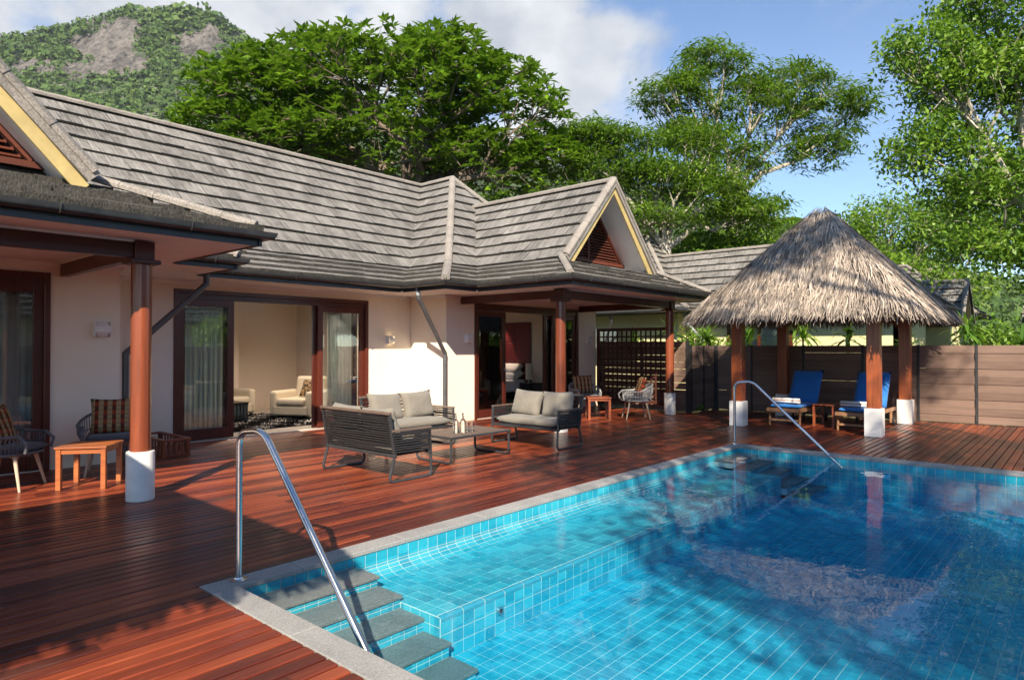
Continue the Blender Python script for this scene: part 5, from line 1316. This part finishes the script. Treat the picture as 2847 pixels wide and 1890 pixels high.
# ------------------------------------------------------------------ trees
def kmeans(P, k, it=6):
    C = P[RNG.choice(len(P), k, replace=False)]
    for _ in range(it):
        d = ((P[:, None, :] - C[None]) ** 2).sum(2); l = d.argmin(1)
        for j in range(k):
            if (l == j).any(): C[j] = P[l == j].mean(0)
    return l, C
def twigs_np(A, B, ra, rb):
    """three-sided tapered sticks"""
    D = B - A; D /= (np.linalg.norm(D, axis=1, keepdims=True) + 1e-9); E = np.cross(D, [0.31, .52, .79]); E /= (np.linalg.norm(E, axis=1, keepdims=True) + 1e-9); G = np.cross(D, E)
    V = []
    for (P, r) in ((A, ra), (B, rb)):
        for k in range(3):
            a = 2 * PI * k / 3; V.append(P + (E * math.cos(a) + G * math.sin(a)) * r[:, None])
    n = len(A); V = np.stack(V, 1).reshape(-1, 3); b = (np.arange(n) * 6)[:, None]
    Q = np.concatenate([b + np.array([[k, (k + 1) % 3, 3 + (k + 1) % 3, 3 + k]]) for k in range(3)], 0); return V, Q
def lobes(n, L, shell=.55):
    """points in a union of ellipsoids [(cx,cy,cz,rx,ry,rz,weight)], thicker near the surface, upper side favoured"""
    L = np.array(L, float); w = L[:, 6] / L[:, 6].sum(); idx = RNG.choice(len(L), n, p=w); d = rand_dirs(n); d[:, 2] = np.where(RNG.random(n) < .70, np.abs(d[:, 2]), d[:, 2])
    r = shell + (1 - shell) * RNG.random(n) ** .6; return L[idx, :3] + d * L[idx, 3:6] * r[:, None], d
def tree(name, label, base, fork, L, ntips, kind, bark, leafmat, k1=8, k2=7, trunk_r=.28, per=9, ls=.2, lw=.09, seed=1, group=None, spread=.35, shell=.55, inner=0.25):
    global RNG
    RNG = np.random.default_rng(seed); base = Vector(base); fork = Vector(fork)
    t = thing(name, label, 'tree', tuple(base), 0, group, world=True)
    P, Dn = lobes(ntips, L, shell)
    wood_ = MB(); pts = [base, base.lerp(fork, .5) + Vector((.12, -.1, 0)), fork]; wood_.tube(pts, [trunk_r * 1.25, trunk_r * 1.02, trunk_r * .85], 10)
    l1, C1 = kmeans(P, k1); A, B, ra, rb = [], [], [], []
    Fk = np.array(fork)
    for i in range(k1):
        S = P[l1 == i]
        if len(S) < 3: continue
        c1 = Fk + (C1[i] - Fk) * .62; c1[2] -= .25
        mid = (Fk + c1) / 2 + RNG.normal(size=3) * .18 + [0, 0, .25]
        wood_.tube([fork - Vector((0, 0, .2)), mid, c1], [trunk_r * .62, trunk_r * .42, trunk_r * .26], 7)
        kk = min(k2, len(S)); l2, C2 = kmeans(S, kk)
        for j in range(kk):
            T = S[l2 == j]
            if len(T) == 0: continue
            c2 = c1 + (C2[j] - c1) * .72; m2 = (c1 + c2) / 2 + RNG.normal(size=3) * .12
            wood_.tube([c1, m2, c2], [trunk_r * .24, trunk_r * .15, trunk_r * .085], 5)
            kt = min(5, len(T)); l3, C3 = kmeans(T, kt, 3)
            for q in range(kt):
                X_ = T[l3 == q]
                if len(X_) == 0: continue
                c3 = c2 + (C3[q] - c2) * .6; A.append(c2); B.append(c3); ra.append(trunk_r * .08); rb.append(trunk_r * .045)
                for p in X_: A.append(c3); B.append(p); ra.append(trunk_r * .042); rb.append(trunk_r * .014)
    wood_.build('trunk', bark, t, smooth=True)
    V, Q = twigs_np(np.array(A), np.array(B), np.array(ra), np.array(rb)); link('twigs', np_mesh('twigs', V, Q), bark, t)
    n = ntips * per; tip = np.repeat(P, per, 0); dn = np.repeat(Dn, per, 0)
    if kind == 'rosette':            # whorls of large leaves at the twig ends
        az = np.tile(np.arange(per) * 2 * PI / per, ntips) + np.repeat(RNG.random(ntips) * 6.28, per) + RNG.normal(size=n) * .2; el = RNG.uniform(-.35, .75, n)
        D = np.c_[np.cos(az) * np.cos(el), np.sin(az) * np.cos(el), np.sin(el)] + dn * .35; N = np.tile([0, 0, 1.], (n, 1)) + RNG.normal(size=(n, 3)) * .25
        pos = tip + RNG.normal(size=(n, 3)) * .03; rn = np.repeat(RNG.random(ntips), per) * .55 + RNG.random(n) * .45
        V, Q, R = leaves_np(pos, D, N, RNG.uniform(.5, 1.3, n) * ls, RNG.uniform(.7, 1.25, n) * lw, rn, .15)
    elif kind == 'feather':          # flat drooping sprays: long thin quads laid side by side
        m = per; az = np.repeat(RNG.random(ntips) * 6.28, m) + RNG.uniform(-.9, .9, n); D = np.c_[np.cos(az), np.sin(az), RNG.uniform(-.55, .12, n)]
        pos = tip + RNG.normal(size=(n, 3)) * [spread, spread, spread * .32]; N = np.tile([0, 0, 1.], (n, 1)) + RNG.normal(size=(n, 3)) * .22
        rn = np.repeat(RNG.random(ntips), m) * .6 + RNG.random(n) * .4
        V, Q, R = leaves_np(pos, D, N, RNG.uniform(.45, 1.45, n) * ls, RNG.uniform(.6, 1.25, n) * lw, rn, .2)
    else:                            # small oval leaves in loose clusters
        D = rand_dirs(n) + [0, 0, .15]; pos = tip + RNG.normal(size=(n, 3)) * spread; N = np.tile([0, 0, 1.], (n, 1)) + RNG.normal(size=(n, 3)) * .5
        rn = np.repeat(RNG.random(ntips), per) * .55 + RNG.random(n) * .45
        V, Q, R = leaves_np(pos, D, N, RNG.uniform(.45, 1.45, n) * ls, RNG.uniform(.6, 1.25, n) * lw, rn, .1)
    link('crown', np_mesh('crown', V, Q, R), leafmat, t, kind='stuff')
    return t
def at(x, y, z): return (x, y, z)
TG_ = 'trees behind the villas'
# big broadleaf behind the middle of the villa
tree('broadleaf_tree', 'large spreading tree with glossy dark leaves behind the villa roof', (15.6, 18.8, -.7), (15.5, 18.7, 7.2),
     [(14.9, 19.2, 10.0, 4.4, 4.4, 2.6, 4), (11.9, 22.7, 10.4, 2.6, 2.6, 1.9, 1.7), (9.6, 25.4, 8.3, 2.1, 2.1, 1.1, 1.2), (18.0, 16.3, 9.6, 2.4, 2.6, 2.6, 1.7), (16.2, 17.4, 11.2, 2.2, 2.2, 1.7, 1.3), (13.3, 20.6, 11.3, 2.3, 2.3, 1.4, 1.0), (19.0, 15.3, 8.0, 1.8, 1.8, 1.6, .9), (12.6, 21.9, 8.4, 2.8, 2.8, 1.5, 1.2), (14.6, 19.6, 8.6, 3.6, 3.6, 1.5, 1.7), (17.6, 16.9, 8.0, 2.4, 2.4, 1.5, 1.1), (11.3, 23.4, 9.2, 2.2, 2.2, 1.4, 1.0)],
     3400, 'rosette', M['bark'], M['leaf_big'], 11, 8, .36, 10, .34, .135, 21, TG_, shell=.5)
# tall feathery tree on the right of centre
tree('feathery_tree', 'tall pale barked tree with feathery leaves against the blue sky', (29.2, 12.3, -.7), (29.1, 12.2, 8.2),
     [(28.4, 12.9, 13.6, 1.7, 1.7, 1.8, 1.1), (27.3, 14.2, 12.6, 1.8, 1.8, 1.3, 1.1), (29.5, 11.6, 12.0, 2.2, 2.2, 1.8, 1.4), (30.6, 10.4, 13.2, 2.0, 2.0, 1.3, 1.2), (32.0, 8.8, 12.0, 1.9, 1.9, 1.5, 1.4), (31.6, 9.3, 10.3, 1.5, 1.5, 1.1, .9), (27.6, 13.9, 10.7, 1.6, 1.6, 1.2, .9), (29.0, 12.3, 9.6, 1.9, 1.9, 1.3, 1.0), (28.2, 13.2, 8.2, 1.7, 1.7, 1.1, .8), (30.0, 11.2, 7.4, 1.5, 1.5, 1.2, .6)],
     880, 'feather', M['bark_pale'], M['leaf_fern'], 10, 6, .30, 26, .34, .085, 22, TG_, .27, .5)
tree('leaning_feathery_tree', 'feathery leaved tree with a leaning white limb right of the gable', (22.9, 11.9, -.7), (22.6, 12.1, 5.4),
     [(21.0, 14.0, 8.0, 1.7, 1.7, 1.1, 1.3), (22.3, 12.6, 7.8, 1.6, 1.6, 1.0, 1.1), (23.7, 10.9, 7.2, 1.5, 1.5, 1.2, 1.0), (24.6, 9.9, 6.3, 1.3, 1.3, 1.0, .8), (20.6, 14.5, 9.3, 1.3, 1.3, .8, .8), (21.6, 13.4, 9.2, 1.3, 1.3, .8, .7), (22.0, 12.9, 6.2, 1.9, 1.9, .8, .8), (23.6, 11.2, 9.2, 1.2, 1.2, .9, .6)],
     980, 'feather', M['bark_pale'], M['leaf_fern'], 8, 6, .22, 22, .30, .075, 23, TG_, .32, .4)
# right hand tree with small leaves
tree('small_leaved_tree', 'tall airy tree with small light green leaves along the right edge', (22.2, -.2, -.7), (21.6, .9, 4.6),
     [(20.6, 2.0, 8.0, 1.8, 1.8, 1.6, 1.6), (20.9, 1.3, 10.2, 1.9, 1.9, 1.5, 1.5), (19.7, 3.1, 8.9, 1.2, 1.2, .9, .6), (19.9, 3.0, 6.4, 1.4, 1.4, 1.0, .8), (20.9, 1.8, 5.2, 1.6, 1.6, 1.3, 1.3), (22.3, -.1, 8.0, 2.2, 2.2, 2.8, 1.7), (21.6, .8, 3.7, 1.3, 1.3, .9, .8), (20.3, 2.5, 3.9, 1.1, 1.1, .8, .4)],
     1150, 'oval', M['bark_pale'], M['leaf_small'], 10, 6, .24, 34, .15, .085, 24, TG_, .17, .35)
tree('round_lime_tree', 'rounded lime green tree behind the right side of the gazebo roof', (38.5, 7.6, -.7), (38.5, 7.6, 4.0),
     [(38.5, 7.6, 7.2, 3.0, 3.0, 2.0, 2), (36.9, 9.4, 6.4, 1.8, 1.8, 1.4, 1), (40.3, 5.4, 7.0, 2.2, 2.2, 1.9, 1.2), (39, 6, 4.2, 3, 3, 1.8, 1)],
     620, 'oval', M['bark_pale'], M['leaf_lime'], 8, 6, .24, 22, .24, .12, 25, TG_, .34, .45)
tree('shade_tree', 'dark green tree filling the gap between gazebo and right edge', (30.5, .6, -.7), (30.5, .6, 3.4),
     [(30.5, .6, 6.4, 2.6, 2.6, 2.4, 2), (32.5, -1.8, 6.0, 2.4, 2.4, 2.6, 1.5), (29.0, 2.6, 5.4, 1.6, 1.6, 1.4, .9), (34.0, -3.8, 6.2, 2.2, 2.2, 2.6, 1)],
     620, 'oval', M['bark'], M['leaf_small'], 8, 6, .22, 22, .22, .11, 26, TG_, .34, .45)
for i, (x, y, z, r, h, m, l) in enumerate(((24.5, 16.8, 4.2, 2.6, 2.2, 'leaf_fern', 'low feathery tree behind the roof valley, below the big tree'), (29.5, 9.3, 4.9, 2.3, 1.5, 'leaf_fern', 'bushy feathery tree left of the gazebo peak'), (26.0, 12.0, 4.6, 2.2, 1.8, 'leaf_lime', 'bright bushy tree behind the neighbouring roof'), (34.0, 8.5, 4.4, 2.2, 1.4, 'leaf_lime', 'pale green bushy tree just right of the gazebo peak'))):
    tree('bushy_tree', l, (x, y, -.7), (x, y, z - h * .75), [(x, y, z, r, r, h, 1), (x + .9, y - 1.1, z + .3, r * .7, r * .7, h * .7, .5)], 330, 'feather' if 'fern' in m else 'oval', M['bark_pale'], M[m], 6, 5, .16, 22, .28, .085 if 'fern' in m else .13, 40 + i, TG_, .32, .4)
# coconut palm peeping over the gazebo
def palm(x, y, h, label, n=15, L=2.2, seed=3):
    r = random.Random(seed); t = thing('palm_tree', label, 'palm', (x, y, -.7), 0); V, Q, R = [], [], []
    for i in range(n):
        a = i * 2.4 + r.uniform(-.2, .2); el = r.uniform(-.2, 1.1); d = Vector((math.cos(a) * math.cos(el), math.sin(a) * math.cos(el), math.sin(el))); s = d.cross(Vector((0, 0, 1))).normalized()
        for k in range(26):
            u = (k + 2) / 28; p = Vector((0, 0, h + .7)) + d * L * u + Vector((0, 0, -1)) * L * .5 * u * u; ll = .62 * math.sin(PI * min(1, u * .85 + .12)); rn = r.random()
            for sg in (-1, 1):
                e = (s * sg * .9 + d * .55 + Vector((0, 0, -.35))).normalized() * ll; w = d * .022; b = len(V); V += [p - w, p + w, p + e * .6 + w * .7, p + e + Vector((0, 0, -.08))]; Q.append((b, b + 1, b + 2, b + 3)); R.append(rn)
    link('fronds', np_mesh('fronds', np.array([tuple(v) for v in V]), np.array(Q), R), M['leaf_strap'], t)
    MB().tube([(0, 0, 0), (.15, .1, h * .5), (0, 0, h + .7)], [.17, .13, .10], 9).build('trunk', M['bark_pale'], t, smooth=True)
palm(29.9, 9.0, 6.3, 'palm crown peeping over the gazebo peak'); palm(29.5, .2, 2.9, 'low palm between the villas near the right edge', 12, 1.7, 5)
# shrubs behind the fence
for i, (x, y, z, r_, m, l) in enumerate(((16.7, 7.9, 1.15, .6, 'leaf_lime', 'bright shrub just behind the corner of the fence'), 
        (19.0, 1.6, 1.25, .8, 'leaf_small', 'leafy shrub behind the fence right of the gazebo'), (18.6, .1, 1.2, .7, 'leaf_lime', 'yellow green shrub behind the fence near the right edge'), (24.0, 2.2, 1.3, .9, 'leaf_lime', 'far bright shrub in front of the distant gable roof'))):
    tree('shrub', l, (x, y, -.7), (x, y, z - .7), [(x, y, z, r_, r_, .7, 1), (x + .5, y - .6, z - .1, r_ * .7, r_ * .7, .55, .6)], 110, 'oval', M['bark'], M[m], 5, 4, .06, 20, .13, .06, 80 + i, 'shrubs behind the fence', .16, .4)
# ------------------------------------------------------------------ the hill
def hill():
    s = 2847 / 2362
    sil = [(-900, 250), (-300, 150), (0, 97), (80, 80), (150, 58), (215, 38), (300, 26), (400, 18), (480, 22), (512, 46), (600, 110), (800, 215), (1000, 300), (1200, 360), (1500, 425), (1700, 480), (1850, 515), (2000, 560), (2200, 620), (2500, 700), (3000, 740)]
    xs = np.array([a for a, b in sil], float); ys = np.array([b for a, b in sil], float)
    nu, nv = 520, 300; U = np.linspace(-700, 2900, nu)
    f0 = np.array([math.cos(YAW), math.sin(YAW)]); r0 = np.array([math.sin(YAW), -math.cos(YAW)])
    rng = np.random.default_rng(5); G = [(rng.uniform(.012, .05), rng.uniform(0, 6.28), rng.uniform(0, 6.28)) for _ in range(26)]
    def bumps(X, Y):
        z = 0
        for (k, a, p) in G: z = z + math.sin(1) * np.sin((X * math.cos(a) + Y * math.sin(a)) * k * 2 * PI * .5 + p) * (.06 / k) * .35
        return z
    V = np.zeros((nu, nv, 3)); rockm = np.zeros((nu, nv)); forest = []
    for i, u_ in enumerate(U):
        a = (u_ * s - 1423.5) / CAM_F; ysl = np.interp(u_, xs, ys); top = (966 - ysl * s) / CAM_F
        dtop = 760 - 300 * min(1, max(0, (u_ - 500) / 1500))
        for j in range(nv):
            v = j / (nv - 1); D = 130 + (dtop - 130) * min(1.0, v / .86)
            el = top * (min(1.0, v / .86)) ** 1.05 if v <= .86 else top
            if v > .86: D = dtop + (v - .86) * 900; 
            h = 1.5 + el * dtop * 0 + el * D
            if v > .86: h = 1.5 + top * dtop - (v - .86) * 600
            x, y = f0 * D + r0 * a * D
            V[i, j] = (x, y, h)
    amp = np.clip(np.linspace(0, 1, nv) * 2.2, 0, 1)[None, :] * np.clip((.86 - np.linspace(0, 1, nv)) * 8 + .25, .25, 1)[None]
    V[:, :, 2] += bumps(V[:, :, 0] * .5, V[:, :, 1] * .5) * amp * 1.6
    rid = np.abs(np.sin(V[:, :, 0] * .05 + 2 * np.sin(V[:, :, 1] * .021))) * 9 + np.abs(np.sin(V[:, :, 0] * .13 - V[:, :, 1] * .09)) * 4
    # projected image position of every vertex, to lay out the cliffs where they stand
    C0 = np.array([0, 0, 1.5]); rel = V - C0; z = rel @ np.array(CF); px = (1423.5 + CAM_F * (rel @ np.array(CR)) / z) / s; py = (945 - CAM_F * (rel @ np.array(CU)) / z) / s
    n1 = 1.2 * np.sin(px * .31 + np.sin(py * .2)) * np.sin(py * .27 + 1.3 * np.sin(px * .11)) + np.sin(px * .061 + py * .043) + np.sin(px * .023 - py * .09 + 1) + .7 * np.sin(px * .13 + 2) * np.sin(py * .11)
    for (cx, cy, rx, ry, th) in ((245, 112, 88, 60, .25), (268, 160, 80, 27, .1), (180, 165, 40, 32, .35), (460, 105, 66, 44, .1), (75, 165, 60, 20, .6), (290, 75, 40, 30, .3)):
        e = 1 - ((px - cx) / rx) ** 2 - ((py - cy) / ry) ** 2; rockm = np.maximum(rockm, e + n1 * .19 - th * .4)
    # cliffs stand steeper: push rock outwards in relief
    V[:, :, 2] += np.clip(rockm * 3, 0, 1) * (rid - 5)
    verts = V.reshape(-1, 3); q = (np.arange((nu - 1))[:, None] * nv + np.arange(nv - 1)[None]).ravel(); Q = np.stack([q, q + nv, q + nv + 1, q + 1], 1)
    fm = rockm[:-1, :-1].ravel() > .12
    me = np_mesh('hill', verts, Q, smooth=True); h = link('hill', me, M['hillsoil'], kind='structure')
    me.materials.append(M['rock']); me.polygons.foreach_set('material_index', fm.astype(np.int32))
    # forest: individual crowns merged into one mass
    pts = []; inv = []
    n = 46000; ii = rng.random(n) * (nu - 2); jj = rng.random(n) ** .9 * (nv * .875)
    keep = (px[ii.astype(int), jj.astype(int)] > -60) & (px[ii.astype(int), jj.astype(int)] < 2450)
    vis = ((px < 640) & (py < 330)) | (py > 0)
    i0, j0 = ii.astype(int), jj.astype(int); fi, fj = ii - i0, jj - j0; j1 = np.minimum(j0 + 1, nv - 1)
    P = (V[i0, j0] * ((1 - fi) * (1 - fj))[:, None] + V[i0 + 1, j0] * (fi * (1 - fj))[:, None] + V[i0, j1] * ((1 - fi) * fj)[:, None] + V[i0 + 1, j1] * (fi * fj)[:, None])
    # thin out where nothing but the big tree and roofs would show
    ppx, ppy = px[i0, j0], py[i0, j0]
    hid = (ppx > 600) & (rng.random(n) < .82)
    ok = keep & ~hid & (rockm[i0, j0] < .02 + .5 * (rng.random(n) < .16))
    P = P[ok]; D = np.linalg.norm(P, axis=1)
    m = len(P); K = 18; R = np.exp(rng.normal(.95, .36, m)) * (.55 + D / 800); flat = rng.uniform(.45, .85, m)
    d = rng.normal(size=(m, K, 3)); d[:, :, 2] = np.abs(d[:, :, 2]) * .9 + .05; d /= np.linalg.norm(d, axis=2, keepdims=True)
    c = P[:, None, :] + d * R[:, None, None] * np.stack([np.ones(m), np.ones(m), flat], 1)[:, None, :] * rng.uniform(.75, 1.08, (m, K, 1)) + np.array([0, 0, .5]) * R[:, None, None]
    nn = d + rng.normal(size=(m, K, 3)) * .35; t1 = np.cross(nn, rng.normal(size=(m, K, 3))); t1 /= np.linalg.norm(t1, axis=2, keepdims=True); t2 = np.cross(nn, t1); t2 /= np.linalg.norm(t2, axis=2, keepdims=True)
    sz = (R[:, None] * rng.uniform(.2, .42, (m, K)))[:, :, None]
    VV = np.stack([c - t1 * sz, c - t2 * sz * .8, c + t1 * sz, c + t2 * sz * .8], 2).reshape(-1, 3); QQ = np.arange(m * K * 4).reshape(-1, 4)
    rn = np.repeat(np.clip(rng.normal(.45, .22, m), 0, 1), K) * .7 + rng.random(m * K) * .3
    f = link('forest', np_mesh('forest', VV, QQ, rn), M['leaf_forest'], kind='stuff'); tag(f, 'dense green forest covering the hillside')
    # bleached trunks and branches standing out of the canopy
    sel = rng.choice(m, 420, replace=False); A, B, ra, rb = [], [], [], []
    for k in sel:
        if ppx[ok][k] > 640 or P[k][2] > 270: continue
        p = P[k] + [0, 0, R[k] * .3]; up = p + [rng.normal() * .8, rng.normal() * .8, R[k] * 1.2]; A.append(p - [0, 0, 2]); B.append(up); ra.append(.32); rb.append(.2)
        for b in range(6):
            e = up + rng.normal(size=3) * [4, 4, 1.2] + [0, 0, 1.0]; A.append(up); B.append(e); ra.append(.2); rb.append(.08)
    Vt, Qt = twigs_np(np.array(A), np.array(B), np.array(ra), np.array(rb)); tag(link('bleached_branches', np_mesh('bleached_branches', Vt, Qt), M['deadwood'], kind='stuff'), 'pale bare trunks and branches among the hillside forest')
hill()
# ------------------------------------------------------------------ what stands behind the camera and shades the terrace
def sunback(px, py, h): return (px - h * math.cos(SUN_AZ) / math.tan(SUN_EL), py - h * math.sin(SUN_AZ) / math.tan(SUN_EL))
# timber canopy left of the camera
ch = 2.9; (ax, ay) = sunback(2.80, 4.08, ch); (bx, by) = sunback(2.80, 7.48, ch)
t = thing('canopy', 'flat timber canopy standing left of the viewpoint', 'canopy', (ax - 1.5, (ay + by) / 2, 0), world=True)
MB().box(ax - 4.0, ax, ay, by, ch, ch + .06).build('canopy_roof', M['thatch'], t)
for (x, y) in ((ax - .15, by - .15), (ax - 3.8, ay + .15), (ax - 3.8, by - .15)): MB().box(x - .06, x + .06, y - .06, y + .06, 0, ch).build('post', M['gpost'], t)
V, Q, R = [], [], []
for i in range(500):
    x = ax - random.random() * 4.0; y = ay; L = random.uniform(.05, .28); w = .02; b = len(V); dx = random.uniform(-.06, .06); V += [(x - w, y + .02, ch + .02), (x + w, y + .02, ch + .02), (x + w * .4 + dx, y - L, ch - L * .2), (x - w * .4 + dx, y - L, ch - L * .2)]; Q.append((b, b + 1, b + 2, b + 3)); R.append(random.random())
link('thatch_fringe', np_mesh('thatch_fringe', np.array(V), np.array(Q), R), M['thatch'], t, kind='stuff')
# garden trees behind the viewpoint: their crowns dapple pool, deck and gazebo
def shade_lobe(px, py, pz, h, r, rz, w=1.0):
    """lobe whose shadow is centred on (px,py,pz)"""
    x, y = sunback(px, py, h - pz); return (x, y, h, r, r, rz, w)
SH = [
 [shade_lobe(7.0, 2.3, 0, 8.0, 1.7, 1.0), shade_lobe(8.6, 1.2, 0, 9.2, 1.8, 1.1), shade_lobe(5.6, .6, 0, 7.6, 1.5, .8), shade_lobe(9.2, 3.2, 0, 9.0, 1.3, .8), shade_lobe(6.6, .2, 0, 8.4, 1.5, .9)],
 [shade_lobe(9.8, 5.6, 0, 10.2, 1.6, .9), shade_lobe(11.6, 4.2, 0, 11.0, 1.5, .9), shade_lobe(8.2, 5.3, 0, 9.5, 1.0, .6, .6), shade_lobe(11.2, 1.8, 0, 11.2, 1.6, 1.0), shade_lobe(12.6, 6.6, 0, 11.6, 1.1, .7, .6), shade_lobe(6.9, 4.9, 0, 9.0, .7, .4, .3)],
 [shade_lobe(13.3, 3.6, 3.6, 12.4, 1.1, .7), shade_lobe(14.6, 2.4, 2.6, 12.6, 1.1, .7), shade_lobe(15.6, 3.0, .8, 12.0, .8, .5, .4), shade_lobe(13.2, 5.2, 2.6, 12.2, .7, .4, .5), shade_lobe(13.0, .6, 0, 11.8, 1.5, 1.0, .6)],
 [shade_lobe(4.9, .7, 0, 7.4, 1.1, .7), shade_lobe(5.9, 1.7, 0, 7.6, 1.0, .6), shade_lobe(4.0, -.3, 0, 7.2, 1.2, .7), shade_lobe(6.6, -.8, 0, 7.8, 1.3, .8), shade_lobe(5.2, 2.6, 0, 7.8, .5, .3, .3)],
]
NM = ['garden tree behind the viewpoint shading the pool', 'garden tree behind the viewpoint shading the deck', 'garden tree behind the viewpoint shading the gazebo', 'low garden tree behind the viewpoint shading the near end of the pool']
for i, L in enumerate(SH):
    cx = sum(l[0] for l in L) / len(L); cy = sum(l[1] for l in L) / len(L); cz = min(l[2] for l in L)
    tree('garden_tree', NM[i], (cx - 1.5, cy - 3.5, -.7), (cx - .7, cy - 1.6, cz - 2.6), L, [330, 400, 230, 170][i], 'oval', M['bark'], M['leaf_small'], 6, 5, .2, 24, .17, .085, 60 + i, 'garden trees behind the viewpoint', .30, .1)

# the plot across the garden, reflected in the glass doors
n5 = simple_villa('villa across the garden behind the viewpoint', (8, -14, 0),
    [((18, -10.2, 2.7), (-4, -10.2, 2.7), (-1.2, -13.2, 5.3), (15.2, -13.2, 5.3), True), ((-4, -10.2, 2.7), (-4, -16.2, 2.7), (-1.2, -13.2, 5.3), (-1.2, -13.2, 5.3), False), ((-4, -16.2, 2.7), (18, -16.2, 2.7), (15.2, -13.2, 5.3), (-1.2, -13.2, 5.3), False), ((18, -16.2, 2.7), (18, -10.2, 2.7), (15.2, -13.2, 5.3), (15.2, -13.2, 5.3), False)],
    [((15.2, -13.2, 5.35), (-1.2, -13.2, 5.35))], [(-3, 17, -11.3, -11.1, 0, 2.6)], [((18, -10.14, 2.67), (-4, -10.14, 2.67))], M['wall'], 0, 120)
fence_run([(15.8, -5.0), (-6.0, -5.0)], 'brown board fence behind the viewpoint', [.1, .2, .3, .4, .5, .6, .7, .8, .9], seed=9)
for i, (x, y) in enumerate(((1.5, -7.5), (8.5, -8.0), (13.5, -7.2))):
    tree('garden_shrub', ['left', 'middle', 'right'][i] + ' shrub beyond the fence behind the viewpoint', (x, y, -.7), (x, y, .6), [(x, y, 1.7, 1.3, 1.1, 1.0, 1)], 90, 'oval', M['bark'], M['leaf_small'], 5, 4, .06, 18, .2, .1, 90 + i, 'garden shrubs behind the viewpoint', .2, .4)

# ------------------------------------------------------------------ humid air
hz = MB().box(-1600, 1600, -1600, 1600, -1.9, 460).build('haze', None, kind='stuff')
hm = bpy.data.materials.new('humid_air'); hm.use_nodes = True; hm.node_tree.nodes.clear(); ho = hm.node_tree.nodes.new('ShaderNodeOutputMaterial'); pv = hm.node_tree.nodes.new('ShaderNodeVolumePrincipled')
pv.inputs['Density'].default_value = .00008; pv.inputs['Color'].default_value = (.78, .87, 1, 1); hm.node_tree.links.new(pv.outputs[0], ho.inputs['Volume']); hz.data.materials.append(hm)
tag(hz, 'thin humid haze in front of the hill')
